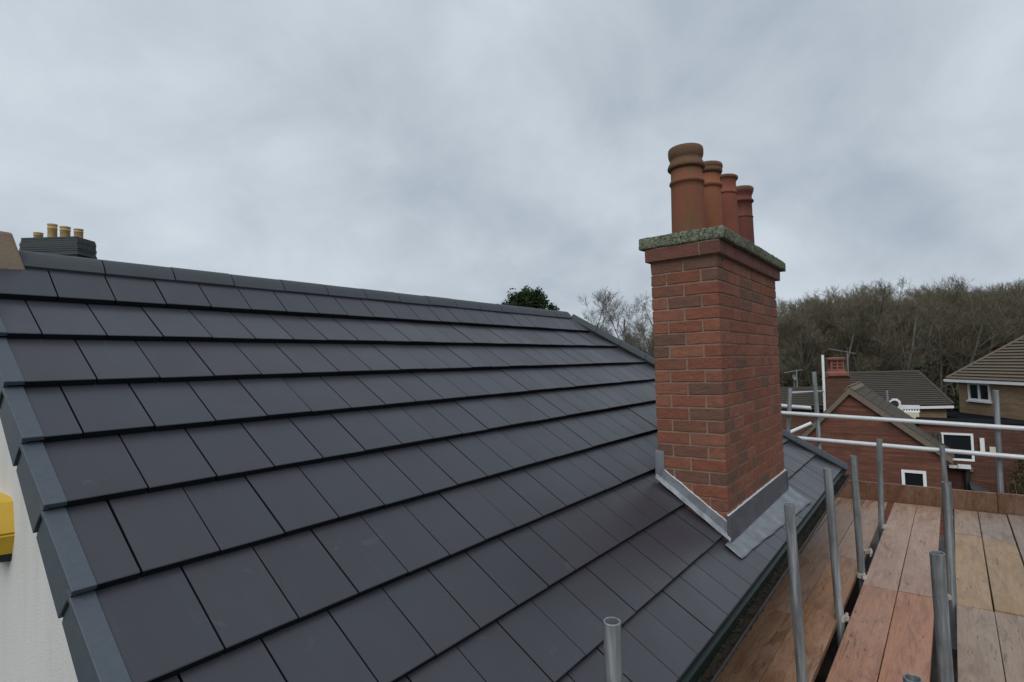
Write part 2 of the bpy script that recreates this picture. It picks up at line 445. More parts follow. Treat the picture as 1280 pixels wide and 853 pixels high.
M = dict(
    tile=m_tile(),
    tile_edge_shade=simple('shaded_tile_edge', (0.011, 0.015, 0.017), 0.7, var=0.6, scale=45, bump=0.5, spec=0.1),  # dark cut edge, with the butt and joint shadow put into its colour
    ridge=simple('ridge_tile_grey', (0.046, 0.054, 0.062), 0.6, var=0.15, scale=9, bump=0.12),
    verge=simple('dry_verge_plastic', (0.066, 0.082, 0.098), 0.55, var=0.22, scale=60, bump=0.15),
    mortar=simple('chimney_mortar', (0.245, 0.172, 0.132), 0.95, var=0.3, scale=30, bump=0.4, spec=0.15),
    brick=m_brick('chimney_brick', [(0, (0.21, 0.070, 0.042)), (0.18, (0.25, 0.088, 0.053)), (0.36, (0.265, 0.108, 0.068)), (0.56, (0.215, 0.075, 0.046)), (0.74, (0.185, 0.080, 0.050)), (0.88, (0.155, 0.080, 0.055)), (1, (0.13, 0.074, 0.054))]),
    corbel=m_brick('corbel_brick', [(0, (0.145, 0.057, 0.043)), (0.6, (0.17, 0.066, 0.05)), (1, (0.12, 0.056, 0.045))]),
    cap=m_cap(), lead=m_lead(), leadd=m_lead_dark(), render=m_render(), board=m_board(), steel=m_steel(),
    white_steel=simple('bright_galvanised_rail', (0.56, 0.575, 0.585), 0.45, 0.15, var=0.18, scale=14, bump=0.1),
    pot1=m_pot('terracotta_mossy', (0.235, 0.074, 0.048), (0.085, 0.085, 0.030), 0.62, 0.35),
    pot2=m_pot('terracotta_orange', (0.255, 0.086, 0.048), (0.20, 0.115, 0.04), 0.4, 0.3),
    pot3=m_pot('terracotta_red', (0.235, 0.075, 0.05), (0.13, 0.06, 0.045), 0.4, 0.25),
    pot4=m_pot('terracotta_dark', (0.19, 0.056, 0.04), (0.08, 0.035, 0.028), 0.6, 0.35),
    potrim=m_pot('weathered_pot_rim', (0.18, 0.082, 0.052), (0.085, 0.08, 0.038), 0.6, 0.6),
    buffpot=m_pot('buff_clay', (0.50, 0.35, 0.17), (0.30, 0.20, 0.09), 0.4, 0.3),
    green=simple('green_felt_strip', (0.006, 0.013, 0.010), 0.45, var=0.5, scale=14, bump=0.2),
    gutter=simple('black_gutter', (0.016, 0.017, 0.018), 0.5, var=0.4, scale=20, bump=0.1),
    debris=simple('gutter_silt', (0.026, 0.022, 0.017), 0.95, var=0.7, scale=35, bump=1.0, spec=0.1),
    fascia=simple('dark_fascia_wood', (0.06, 0.05, 0.042), 0.8, var=0.3),
    clip=simple('pale_coupler_metal', (0.46, 0.43, 0.38), 0.6, 0.1, var=0.35, scale=30),
    yellow=simple('yellow_plastic', (0.60, 0.385, 0.035), 0.5, var=0.2, scale=14, bump=0.15),
    black=simple('black_rubber', (0.02, 0.022, 0.024), 0.6, var=0.3),
    stone=simple('sandstone', (0.27, 0.205, 0.15), 0.9, var=0.22, scale=14, bump=0.5, spec=0.2),
    slate=simple('dark_slate_stack', (0.045, 0.054, 0.058), 0.7, var=0.5, scale=10, bump=0.3),
    upvc=simple('white_upvc', (0.78, 0.79, 0.79), 0.4, var=0.05, scale=5, bump=0),
    cream=simple('cream_plastic', (0.62, 0.58, 0.46), 0.6, var=0.12, scale=6, bump=0),
    glass=None,
    roofbrown=m_roof_far('brown_roof_tiles', (0.125, 0.10, 0.075), (0.19, 0.155, 0.115), (0.085, 0.08, 0.052)),
    roofold=m_roof_far('weathered_roof_tiles', (0.062, 0.054, 0.045), (0.10, 0.087, 0.072), (0.046, 0.048, 0.034)),
    wood=simple('weathered_verge', (0.17, 0.14, 0.105), 0.9, var=0.35, scale=9, bump=0.5, spec=0.2),
    felt=simple('black_roof_felt', (0.010, 0.011, 0.013), 1.0, var=0.5, scale=2.5, bump=0.3, spec=0.05),
    redwall=m_wall_brick('red_gable_brick', (0.245, 0.088, 0.054), (0.185, 0.068, 0.045), (0.14, 0.08, 0.058), (0, 1)),
    redwall2=m_wall_brick('dark_red_wall_brick', (0.18, 0.072, 0.05), (0.13, 0.056, 0.042), (0.085, 0.055, 0.044), (0, 1)),
    buffwall=m_wall_brick('buff_brick', (0.44, 0.30, 0.172), (0.37, 0.248, 0.14), (0.24, 0.18, 0.125), (-.857, -.514), dark=(0.19, 0.125, 0.075)),
    buffwall2=m_wall_brick('buff_brick_side', (0.44, 0.30, 0.172), (0.37, 0.248, 0.14), (0.24, 0.18, 0.125), (.5, -.866), dark=(0.19, 0.125, 0.075)),
    brownwall=m_wall_brick('brown_brick', (0.21, 0.095, 0.058), (0.16, 0.078, 0.05), (0.1, 0.07, 0.055), (.34, -.94)),
    terra=simple('terracotta_far', (0.22, 0.082, 0.056), 0.85, var=0.3, scale=5),
    bark=m_leaf('bare_bark', [(0.3, (0.09, 0.08, 0.062)), (0.6, (0.18, 0.165, 0.135)), (0.8, (0.26, 0.245, 0.21))], 1.6),
    twig=m_leaf('bare_twigs', [(0.3, (0.105, 0.092, 0.06)), (0.55, (0.16, 0.142, 0.095)), (0.75, (0.225, 0.205, 0.155))], 0.25),
    twigpale=m_leaf('pale_bare_twigs', [(0.3, (0.13, 0.118, 0.088)), (0.6, (0.19, 0.175, 0.14)), (0.8, (0.24, 0.23, 0.195))], 0.5),
    ever=m_leaf('evergreen_leaves', [(0.3, (0.014, 0.026, 0.011)), (0.55, (0.030, 0.052, 0.018)), (0.75, (0.058, 0.086, 0.028))], 2.2),
    ivy=m_leaf('dark_undergrowth', [(0.3, (0.016, 0.022, 0.012)), (0.6, (0.034, 0.042, 0.021)), (0.8, (0.058, 0.058, 0.031))], 0.8),
    plant=m_leaf('shrub_leaves', [(0.3, (0.03, 0.034, 0.016)), (0.55, (0.075, 0.07, 0.03)), (0.75, (0.17, 0.13, 0.045))], 9),
    ground=simple('rough_grass', (0.045, 0.052, 0.028), 0.95, var=0.5, scale=0.6, bump=0.4, spec=0.1),
)
_g = NM('dark_window_glass')
M['glass'] = _g.base((0.012, 0.015, 0.02), 0.06, 0, 0.5)

# ------------------------------------------------------------------ ground
GZ = -6.5
gm = MB().add([(-300, -300, GZ), (500, -300, GZ), (500, 400, GZ), (-300, 400, GZ)], [(0, 1, 2, 3)]).mesh('ground')
tag(link('ground', gm, M['ground']), kind='structure')

# ------------------------------------------------------------------ the house with the new roof
PT = rad(36.0023)
CP, SP = math.cos(PT), math.sin(PT)
TW, TG = 0.195136, 0.2740485
VK = [0.0, 0.962, 1.97, 3.01, 4.007, 4.998, 6.041, 7.077, 8.061, 8.994, 9.90]
SK = [v * TG for v in VK]
HX0, HXS = 4.44, 0.56            # hip: x = HX0 + HXS*s


def RP(x, s, h=0.0): return Vector((x, -s * CP - h * SP, -s * SP + h * CP))


house = empty('house', (0, 0, GZ))
tag(house, 'near house with a new dark grey tiled roof, red brick chimney and white gable', 'house')

EX = HX0 + HXS * SK[10]
EY, EZ = RP(0, SK[10]).y, RP(0, SK[10]).z
wm = MB()
wm.prism([(-0.02, -1.78, GZ), (-0.02, -1.78, RP(0, 1.78 / CP, -0.09).z), (-0.02, 0, -0.11), (-0.02, 1.78, RP(0, 1.78 / CP, -0.09).z), (-0.02, 1.78, GZ)], (0.25, 0, 0))
put('wall', wm.mesh('gable_wall'), M['render'], house)['label'] = 'white rendered gable wall'
wm = MB()
wm.box((0.231, -1.78, GZ), (EX - 0.30, -1.58, EZ - 0.21))
wm.box((0.231, 1.58, GZ), (EX - 0.30, 1.78, EZ - 0.21))
wm.box((EX - 0.50, -1.579, GZ), (EX - 0.30, 1.579, EZ - 0.21))
put('wall', wm.mesh('side_wall'), M['brownwall'], house)

# roof deck under the tiles
H0 = -0.075
def PB(p): return Vector((p[0], -p[1], p[2]))
rt = [RP(0.0, 0.0, H0), RP(HX0, 0.0, H0), RP(EX - 0.02, SK[10] - 0.03, H0), RP(0.0, SK[10] - 0.03, H0)]
dk = MB()
dv = [rt[0], rt[1], rt[2], rt[3], PB(rt[2]), PB(rt[3])]
dk.add(dv, [(0, 3, 2, 1), (0, 1, 4, 5), (1, 2, 4), (0, 5, 3), (3, 5, 4, 2)])
roof = put('roof', dk.mesh('roof_deck'), M['felt'], house)


def clip_hip(poly):
    """clip (x,s) polygon to x <= HX0+HXS*s-0.02"""
    fn = lambda p: HX0 - 0.02 + HXS * p[1] - p[0]
    outp = []
    for i in range(len(poly)):
        a, b = poly[i], poly[(i + 1) % len(poly)]
        fa, fb = fn(a), fn(b)
        if fa >= 0: outp.append(a)
        if (fa >= 0) != (fb >= 0):
            t = fa / (fa - fb); outp.append((a[0] + (b[0] - a[0]) * t, a[1] + (b[1] - a[1]) * t))
    return outp


LIFT, TT = 0.0255, 0.0235
def tile_mesh(name, k, x0, x1, hips=False):
    """tile of course k between x0 and x1, origin at (x0, butt)"""
    s0 = max(SK[k - 1] - 0.035, 0.02); s1 = SK[k]
    lf = LIFT if k > 1 else -0.022
    hp = lambda s: -lf * (s1 - s) / (s1 - SK[k - 1])
    poly = [(x0, s0), (x0, s1), (x1, s1), (x1, s0)]
    if hips:
        poly = clip_hip(poly)
        if len(poly) < 3: return None
        ar = abs(sum(poly[i][0] * poly[(i + 1) % len(poly)][1] - poly[(i + 1) % len(poly)][0] * poly[i][1] for i in range(len(poly)))) / 2
        if ar < 0.002: return None
    O = RP(x0, s1)
    b = MB(); n = len(poly)
    c = 0.0022
    cx = sum(p[0] for p in poly) / n
    top = []
    mid = []
    for (x, s) in poly:
        ins = c if s > s1 - 1e-4 else 0
        xi = x
        top.append(RP(xi, s - ins, hp(s - ins)) - O)
        mid.append(RP(x, s, hp(s) - c) - O)
    bot = [RP(x, s, hp(s) - TT) - O for x, s in poly]
    vs = top + mid + bot
    fs = [tuple(range(n)), tuple(range(2 * n, 3 * n))[::-1]]
    for q in range(2):
        fs += [((i + 1) % n + q * n, i + q * n, i + (q + 1) * n, (i + 1) % n + (q + 1) * n) for i in range(n)]
    b.add(vs, fs)
    me = b.mesh(name)
    me.materials.append(M['tile']); me.materials.append(M['tile_edge_shade'])
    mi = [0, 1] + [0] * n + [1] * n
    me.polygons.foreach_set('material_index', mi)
    return me, O


GAP = 0.0029
full = {}
for k in range(1, 11):
    off = 0.0 if k % 2 else -0.5
    j = 0
    while True:
        x0 = (j + off) * TW; x1 = x0 + TW
        j += 1
        x0c = max(x0, 0.0)
        if x0c > HX0 + HXS * SK[k]: break
        if x1 <= 0.001: continue
        hip = x1 > HX0 - 0.02 + HXS * max(SK[k - 1] - 0.035, 0.02)
        half = x0 < -0.001
        a, e = x0c + (0 if half or x0c == 0 else GAP), x1 - GAP
        jit = Vector((R_.uniform(-0.0006, 0.0006), 0, R_.uniform(-0.0014, 0.0014)))
        if hip or half or x0c == 0:
            r = tile_mesh('roof_tile', k, a, e, hip)
            if r is None: continue
            me, O = r
        else:
            if k not in full: full[k] = tile_mesh('roof_tile', k, a, e)[0]
            me = full[k]; O = RP(a, SK[k])
        o = link('roof_tile', me, None, roof)
        o.location = O + jit
        o.rotation_euler = (R_.uniform(-0.003, 0.003), R_.uniform(-0.004, 0.004), R_.uniform(-0.0008, 0.0008))

# hip-end and rear slopes (never seen from the front): stepped courses
def stepped(name, A, B, Cc, D, rows, lift, mat, parent, world=True, stuff=True):
    """A-B eaves (left to right seen from outside), D-C ridge; stepped tile courses"""
    A, B, Cc, D = map(Vector, (A, B, Cc, D))
    nrm = (B - A).cross(D - A).normalized()
    b = MB()
    for i in range(rows):
        t0, t1 = i / rows, (i + 1) / rows
        a0, b0 = A.lerp(D, t0), B.lerp(Cc, t0)
        a1, b1 = A.lerp(D, t1), B.lerp(Cc, t1)
        u = nrm * lift
        vs = [a0 + u, b0 + u, b1 + u * 0.1, a1 + u * 0.1, a0, b0]
        b.add(vs, [(0, 1, 2, 3), (4, 5, 1, 0), (5, 2, 1), (4, 0, 3)])
    me = b.mesh(name)
    o = put(name, me, mat, parent)
    if stuff: o['kind'] = 'stuff'
    return o


top_r = Vector((HX0, 0, -0.01)); el = Vector((0, -EY, EZ)); er = Vector((EX, -EY, EZ)); fr = Vector((EX, EY, EZ))
stepped('tile_courses', er, el, Vector((0, 0, -0.01)), top_r, 10, 0.02, M['tile'], roof)
stepped('tile_courses', fr, er, top_r, top_r + Vector((0.001, 0, 0)), 10, 0.02, M['tile'], roof)


def ridge_piece(a, b, up, side, r=0.078, th=0.012):
    """angular-round ridge tile running a->b (local to a); side = direction across"""
    a, b, up, side = map(Vector, (a, b, up, side))
    n = 12
    prof_o, prof_i = [], []
    for i in range(n + 1):
        t = -1 + 2 * i / n
        y = r * t; z = 0.072 * (1 - abs(t) ** 2.2)
        prof_o.append((y, z)); prof_i.append((y * 0.9, z - th))
    m_ = MB()
    P = prof_o + prof_i[::-1]
    for q, (p, sc_) in enumerate(((a, 1.0), (b, 1.0))):
        pass
    vs = [a + side * y + up * z for y, z in P] + [b + side * y + up * z for y, z in P]
    nn = len(P)
    if (b - a).cross(side).dot(up) < 0: rev = lambda f: f[::-1]
    else: rev = lambda f: f
    rv = lambda fs: [rev(f) for f in fs]
    m_.add(vs, rv([(nn + i, nn + i + 1, i + 1, i) for i in range(n)]), True)
    m_.add(vs, rv([(nn + i, nn + (i + 1) % nn, (i + 1) % nn, i) for i in range(n, nn)]))
    m_.add(vs, rv([tuple(range(nn)), tuple(range(nn, 2 * nn))[::-1]]))
    return m_.mesh('ridge_tile')


RZ0 = -0.024
seg = 0.2835
rme = ridge_piece((0, 0, 0), (seg - 0.006, 0, 0), (0, 0, 1), (0, 1, 0))
x = 0.112
while x < HX0 - 0.1:
    o = link('ridge_tile', rme, M['ridge'], roof)
    o.location = (x, 0, RZ0 + R_.uniform(-0.0015, 0.0015))
    x += seg
# bedding under the ridge
put('ridge_bedding', MB().box((0.02, -0.066, -0.09), (HX0, 0.066, -0.030)).mesh('ridge_bedding'), M['gutter'], roof)
# hip tiles
ha = RP(HX0 - 0.02, 0.03, 0.0); hb = RP(EX + 0.01, SK[10] + 0.01, 0.0)
hd = (hb - ha); HL = hd.length; hd.normalize()
nA = Vector((0, -SP, CP)); vB = Vector((0, 1, 0)); vC = (top_r - fr).normalized(); nB = vB.cross(vC).normalized()
if nB.z < 0: nB = -nB
hup = (nA + nB).normalized(); hup = (hup - hd * hup.dot(hd)).normalized(); hside = hd.cross(hup).normalized()
nh = int(HL / seg) + 1
hs = HL / nh
hme = ridge_piece((0, 0, 0), hd * (hs - 0.004), hup, hside, r=0.072)
for i in range(nh):
    o = link('hip_tile', hme, M['ridge'], roof)
    o.location = ha + hd * hs * i - hup * 0.022
# dark mortar line below the hip tiles
hmb = MB(); hmb.obox(ha - hside * 0.05 - hup * 0.07, hd * HL, hside * 0.1, hup * 0.045)
put('hip_bedding', hmb.mesh('hip_bedding'), M['gutter'], roof)

# dry verge caps, one per course
for k in range(1, 11):
    s0 = max(SK[k - 1] + 0.0, 0.02); s1 = SK[k] + 0.004
    hp = lambda s: 0.004 - (LIFT if k > 1 else -0.022) * (s1 - s) / (s1 - SK[k - 1])
    b = MB()
    O = RP(0, s1)
    xo, xi = -0.046, 0.004
    se = s0 - 0.03
    # top strip
    P = [RP(xo, se, hp(se)), RP(xo, s1, hp(s1)), RP(xi, s1, hp(s1)), RP(xi, se, hp(se))]
    b.prism([p - O for p in P], RP(0, 0, -0.016) - RP(0, 0, 0))
    # side skirt with a drooping lower tip
    d1 = -0.138; pts = [(se, hp(se) - 0.016), (s1, hp(s1) - 0.0165)]
    for t in range(1, 7):
        a_ = t / 6
        pts.append((s1 - 0.036 * a_ ** 0.7, hp(s1) - 0.016 + (d1 + 0.016) * a_))
    pts.append((s1 - 0.05, hp(s1) + d1)); pts.append((se, hp(se) + d1 + 0.012))
    tp = 0.009 if k > 1 else 0.0
    vs = [RP(xo + (0.0), s, h) - O for s, h in pts]
    # skirt leans inwards towards its upper end so that the next one covers it
    vv = []
    for (s, h), p in zip(pts, vs):
        f_ = (s1 - s) / (s1 - se)
        vv.append(p + Vector((0.010 * f_, 0, 0)))
    b.prism(vv, (0.012, 0, 0))
    me = b.mesh('verge_cap'); bevel_mesh(me, 0.0015)
    o = link('verge_cap', me, M['verge'], roof)
    o.location = O

# sandstone block at the ridge end
b = MB()
b.add([(-0.22, -0.09, -0.075), (0.125, -0.085, -0.05), (0.125, 0.09, -0.05), (-0.22, 0.09, -0.075),
       (-0.22, -0.075, 0.118), (0.083, -0.072, 0.105), (0.083, 0.07, 0.105), (-0.22, 0.07, 0.118)],
      [(0, 3, 2, 1), (4, 5, 6, 7), (0, 1, 5, 4), (1, 2, 6, 5), (2, 3, 7, 6), (3, 0, 4, 7)])
me = b.mesh('ridge_end_stone'); bevel_mesh(me, 0.01, 2)
o = put('ridge_end_stone', me, M['stone'], house)
o['label'] = 'tan stone block closing the left end of the ridge'

# gutter, eaves strip, fascia
b = MB()
n = 12; gy, gz, gr = EY - 0.034, EZ - 0.036, 0.046
for X in (0.0, 2.0, 4.0):
    x0, x1 = X + 0.002, min(X + 2.0, EX - 0.02)
    vs = []
    for xx in (x0, x1):
        for rr in (gr, gr - 0.004):
            vs += [(xx, gy + rr * math.cos(math.pi + math.pi * i / n), gz + rr * math.sin(math.pi + math.pi * i / n)) for i in range(n + 1)]
    q = n + 1
    b.add(vs, [(i + 1, i, 2 * q + i, 2 * q + i + 1) for i in range(n)] + [(q + i, q + i + 1, 3 * q + i + 1, 3 * q + i) for i in range(n)], True)
    b.add(vs, [(0, q, 3 * q, 2 * q), (q + n, n, 2 * q + n, 3 * q + n)] + [(i, i + 1, q + i + 1, q + i) for i in range(n)] + [(2 * q + i + 1, 2 * q + i, 3 * q + i, 3 * q + i + 1) for i in range(n)])
for X in np.arange(0.4, EX, 0.9):
    b.box((X, gy - gr - 0.004, gz - 0.012), (X + 0.03, gy - gr + 0.001, gz + 0.006))
b.tube((0, gy - gr + 0.001, gz + 0.002), (EX - 0.02, gy - gr + 0.001, gz + 0.002), 0.004, 8)
gut = put('gutter', b.mesh('gutter'), M['gutter'], house)
b = MB()
rr = random.Random(3)
nx = 240
vs = []
for i in range(nx + 1):
    for j in range(7):
        t = j / 6
        vs.append((0.01 + (EX - 0.05) * i / nx, gy - 0.041 + 0.082 * t, gz - 0.033 + rr.uniform(-0.008, 0.010) + 0.012 * (2 * t - 1) ** 2))
fs = [(i * 7 + j, (i + 1) * 7 + j, (i + 1) * 7 + j + 1, i * 7 + j + 1) for i in range(nx) for j in range(6)]
b.add(vs, fs, True)
for i in range(700):
    p = Vector((rr.uniform(0.1, EX - 0.1), gy + rr.uniform(-0.036, 0.036), gz - 0.022 + rr.uniform(-0.004, 0.008)))
    d = Vector((rr.uniform(-1, 1), rr.uniform(-1, 1), rr.uniform(-.3, .5))).normalized() * rr.uniform(0.008, 0.02)
    e = d.cross(Vector((rr.uniform(-.3, .3), rr.uniform(-.3, .3), 1))).normalized() * rr.uniform(0.004, 0.010)
    b.add([p, p + d, p + d + e, p + e], [(0, 1, 2, 3)])
o = put('gutter_debris', b.mesh('gutter_debris'), M['debris'], gut); o['kind'] = 'stuff'
b = MB()
p0, p1 = RP(0, SK[10] - 0.05, -0.024), RP(0, SK[10] + 0.004, -0.030)
p2 = Vector((0, EY - 0.010, gz + 0.002)); p3 = Vector((0, EY - 0.016, gz - 0.026))
L = Vector((EX - 0.03, 0, 0))
pl = [p0, p1, p2, p3]
for i in range(3):
    b.add([pl[i], pl[i + 1], pl[i + 1] + L, pl[i] + L], [(0, 1, 2, 3)])
tk = Vector((0, 0, -0.003))
for i in range(3):
    b.add([pl[i] + tk, pl[i + 1] + tk, pl[i + 1] + L + tk, pl[i] + L + tk], [(3, 2, 1, 0)])
put('eaves_strip', b.mesh('eaves_strip'), M['green'], house)
put('fascia', MB().box((0.0, EY + 0.018, EZ - 0.22), (EX - 0.05, EY + 0.038, EZ - 0.05)).mesh('fascia'), M['fascia'], house)
put('soffit', MB().box((0.0, EY + 0.040, EZ - 0.2), (EX - 0.25, -1.781, EZ - 0.19)).mesh('soffit'), M['fascia'], house)

# ------------------------------------------------------------------ chimney
CX0, CY0 = 2.700, -2.022
CX1, CY1 = 4.158, -1.628
CT = 0.109           # top of the plain brickwork
CH = 0.0718
nrow = 24
b = MB()
b.box((CX0 + 0.0048, CY0 + 0.0048, -1.78), (CX1 - 0.0048, CY1 - 0.0048, CT + 0.004))
chim = put('chimney', b.mesh('chimney_core'), M['mortar'], house)
chim['label'] = 'tall red brick chimney with a mossy cap and four pots'
from mathutils import noise as mnoise
brick_cache = {}
BD = 0.1


def brick(dx_, dy_, x, y, z, mat='brick', h=None):
    """brick box of size dx,dy with lower corner x,y and top z"""
    h = h or CH - 0.0095
    key = (round(dx_, 4), round(dy_, 4), round(h, 4), mat, rb.randrange(4))
    if key not in brick_cache:
        me = MB().box((0, 0, -h), (dx_, dy_, 0)).mesh('brick')
        bm = bmesh.new(); bm.from_mesh(me)
        bmesh.ops.bevel(bm, geom=bm.edges[:], offset=0.0022, segments=1, affect='EDGES', profile=0.6)
        bmesh.ops.subdivide_edges(bm, edges=[e_ for e_ in bm.edges if e_.calc_length() > 0.05], cuts=3, use_grid_fill=True)
        sd = Vector((rb.uniform(0, 50), rb.uniform(0, 50), rb.uniform(0, 50)))
        for v in bm.verts: v.co += mnoise.noise_vector(v.co * 38 + sd) * 0.0026
        bm.to_mesh(me); bm.free()
        brick_cache[key] = me
    o = link('brick', brick_cache[key], M[mat], chim)
    o.location = (x, y, z - GZ) if False else (x, y, z)
    return o


chim_off = -GZ
rb = random.Random(21)
J = 0.010
proud = 0.0
inner = MB()
for r in range(nrow):
    zt = CT - r * CH - 0.005
    if zt < -1.66: break
    typ = r % 2
    roofz_at = lambda y: y * math.tan(PT)
    wy = CY1 - CY0
    def place(dx_, dy_, x, y):
        # skip bricks wholly below the roof plane
        ymax = y + dy_
        ymin = y
        if zt < roofz_at(ymin) - 0.02: return
        brick(dx_, dy_, x + rb.uniform(-0.001, 0.001), y + rb.uniform(-0.001, 0.001), zt + rb.uniform(-0.0012, 0.0012))
    hy = (wy - J) / 2
    if typ == 0:
        # left face: two stretchers ; right face: header end of the corner brick first
        place(BD, hy, CX0, CY0)
        place(BD, hy, CX0, CY0 + hy + J)
        xs = CX0 + BD + J
    else:
        q = (wy - hy - 2 * J) / 2
        place(0.2, q, CX0, CY0)
        place(BD, hy, CX0, CY0 + q + J)
        place(BD, q, CX0, CY0 + q + hy + 2 * J)
        xs = CX0 + 0.2 + J
    # right (front) face
    while xs < CX1 - 0.03:
        ln = rb.choice([0.2, 0.2, 0.2, 0.095, 0.13, 0.16])
        if CX1 - (xs + ln) < 0.07: ln = CX1 - xs
        if ln > 0.27: ln = 0.13
        place(ln, BD, xs, CY0)
        xs += ln + J
    # far and uphill faces, joined: not seen in the photograph
    xs = CX0 + 0.11 + (r % 2) * 0.1
    while xs < CX1 - 0.02:
        ln = min(0.2, CX1 - xs)
        if zt > roofz_at(CY1) - 0.05: inner.box((xs, CY1 - BD, zt - CH + 0.0105), (xs + ln, CY1 + 0.0004, zt))
        xs += 0.21
    for yy in ((CY0 + 0.105 + 0.09 * (r % 2)),):
        if zt > roofz_at(CY0) - 0.05: inner.box((CX1 - BD, yy, zt - CH + 0.0105), (CX1 + 0.0004, min(yy + 0.2, CY1 - 0.11), zt))
o = put('hidden_brickwork', inner.mesh('hidden_brickwork'), M['brick'], chim); o['kind'] = 'stuff'
for c in [c for c in chim.children if c.name.startswith('brick')]: pass

# corbel course (single course standing proud)
cz1 = CT + 0.080
kx0, ky0, kx1, ky1 = CX0 - 0.024, CY0 - 0.024, CX1 + 0.06, CY1 + 0.024
put('corbel_core', MB().box((kx0 + 0.004, ky0 + 0.004, CT + 0.0045), (kx1 - 0.004, ky1 - 0.004, cz1 + 0.004)).mesh('corbel_core'), M['mortar'], chim)
hb_ = 0.0735
brick(BD, ky1 - ky0 - 0.118, kx0, ky0 + 0.118, CT + 0.079, 'corbel', hb_)
brick(0.105, 0.113, kx0, ky0, CT + 0.079, 'corbel', hb_)
xs = kx0 + 0.11
while xs < kx1 - 0.03:
    ln = rb.choice([0.2, 0.2, 0.095])
    if kx1 - (xs + ln) < 0.06: ln = kx1 - xs
    brick(ln, BD, xs, ky0, CT + 0.079, 'corbel', hb_)
    xs += ln + 0.006

# cap slab with uneven edges
cx0, cy0, cx1, cy1 = CX0 - 0.030, CY0 - 0.052, CX1 + 0.155, CY1 + 0.058
zc0, zc1 = cz1 + 0.0045, cz1 + 0.075
cb = bmesh.new()
res = bmesh.ops.create_cube(cb, size=1.0)
for v in cb.verts:
    v.co = Vector((cx0 + (v.co.x + .5) * (cx1 - cx0), cy0 + (v.co.y + .5) * (cy1 - cy0), zc0 + (v.co.z + .5) * (zc1 - zc0)))
bmesh.ops.bevel(cb, geom=cb.edges[:], offset=0.009, segments=2, affect='EDGES', profile=0.5)
bmesh.ops.subdivide_edges(cb, edges=[e for e in cb.edges if e.calc_length() > 0.3], cuts=22, use_grid_fill=True)
bmesh.ops.subdivide_edges(cb, edges=[e for e in cb.edges if e.calc_length() > 0.05], cuts=2, use_grid_fill=True)
from mathutils import noise as mnoise
for v in cb.verts:
    nz = mnoise.noise_vector(v.co * 14) * 0.0045 + mnoise.noise_vector(v.co * 45) * 0.0028
    v.co += nz
me = bpy.data.meshes.new('chimney_cap'); cb.to_mesh(me); cb.free()
for p in me.polygons: p.use_smooth = True
cap = put('chimney_cap', me, M['cap'], chim)

# pots
PZ = zc1 - 0.01
def pot(name, x, y, prof_body, prof_rim, mat, label, rimmat='potrim', n=32):
    prof_body = [(r * .963, z * .963) for r, z in prof_body]; prof_rim = [(r * .963, z * .963) for r, z in prof_rim]
    o = put(name, MB().lathe(prof_body, (x, y, PZ), n).mesh('pot_body'), M[mat], chim)
    me = o.data
    me.materials.append(M[rimmat])
    b2 = MB(); b2.lathe(prof_rim, (x, y, PZ), n)
    # join rim into the same mesh with the second material
    nb = len(me.vertices)
    b3 = MB(); b3.lathe(prof_body, (x, y, PZ), n)
    nf = len(b3.f)
    b3.add(b2.v, b2.f, True)
    me2 = b3.mesh('chimney_pot'); me2.materials.append(M[mat]); me2.materials.append(M[rimmat])
    mi = [0] * nf + [1] * (len(b3.f) - nf)
    me2.polygons.foreach_set('material_index', mi)
    o.data = me2
    o['label'] = label
    return o


PY = CY0 + 0.197
def ring(r, z, w_, h): return [(r, z - h), (r + w_ * 0.7, z - h * 0.7), (r + w_, z), (r + w_ * 0.7, z + h * 0.7), (r, z + h)]
pot('chimney_pot', 2.832, PY,
    [(0.106, -0.02), (0.103, 0.05), (0.098, 0.30), (0.097, 0.334), (0.103, 0.337), (0.107, 0.346), (0.104, 0.356), (0.096, 0.360), (0.0945, 0.43)],
    [(0.0945, 0.43), (0.108, 0.432), (0.114, 0.440), (0.114, 0.449), (0.108, 0.464), (0.098, 0.482), (0.0965, 0.492), (0.098, 0.498), (0.102, 0.505), (0.1065, 0.522), (0.1075, 0.545), (0.105, 0.562), (0.100, 0.568), (0.090, 0.570), (0.080, 0.562), (0.076, 0.4)],
    'pot1', 'largest pot, green with moss, with a heavy double rolled rim', n=48)
pot('chimney_pot', 3.230, PY,
    [(0.092, -0.02), (0.090, 0.05), (0.085, 0.40), (0.084, 0.405), (0.092, 0.410), (0.099, 0.420), (0.099, 0.430), (0.092, 0.440), (0.083, 0.446), (0.082, 0.505)],
    [(0.082, 0.505), (0.092, 0.508), (0.100, 0.518), (0.100, 0.535), (0.096, 0.538), (0.103, 0.545), (0.104, 0.562), (0.099, 0.574), (0.088, 0.576), (0.077, 0.57), (0.072, 0.4)],
    'pot2', 'orange pot with a rough blackened rim and a yellow ring, second from the left')
pot('chimney_pot', 3.600, PY,
    [(0.094, -0.02), (0.092, 0.05), (0.087, 0.44), (0.086, 0.452), (0.091, 0.455), (0.093, 0.461), (0.090, 0.467), (0.086, 0.470), (0.086, 0.545), (0.092, 0.558)],
    [(0.092, 0.558), (0.100, 0.564), (0.103, 0.572), (0.102, 0.582), (0.096, 0.587), (0.085, 0.587), (0.079, 0.58), (0.076, 0.4)],
    'pot3', 'plain red pot with a thin dark flared rim, third from the left')
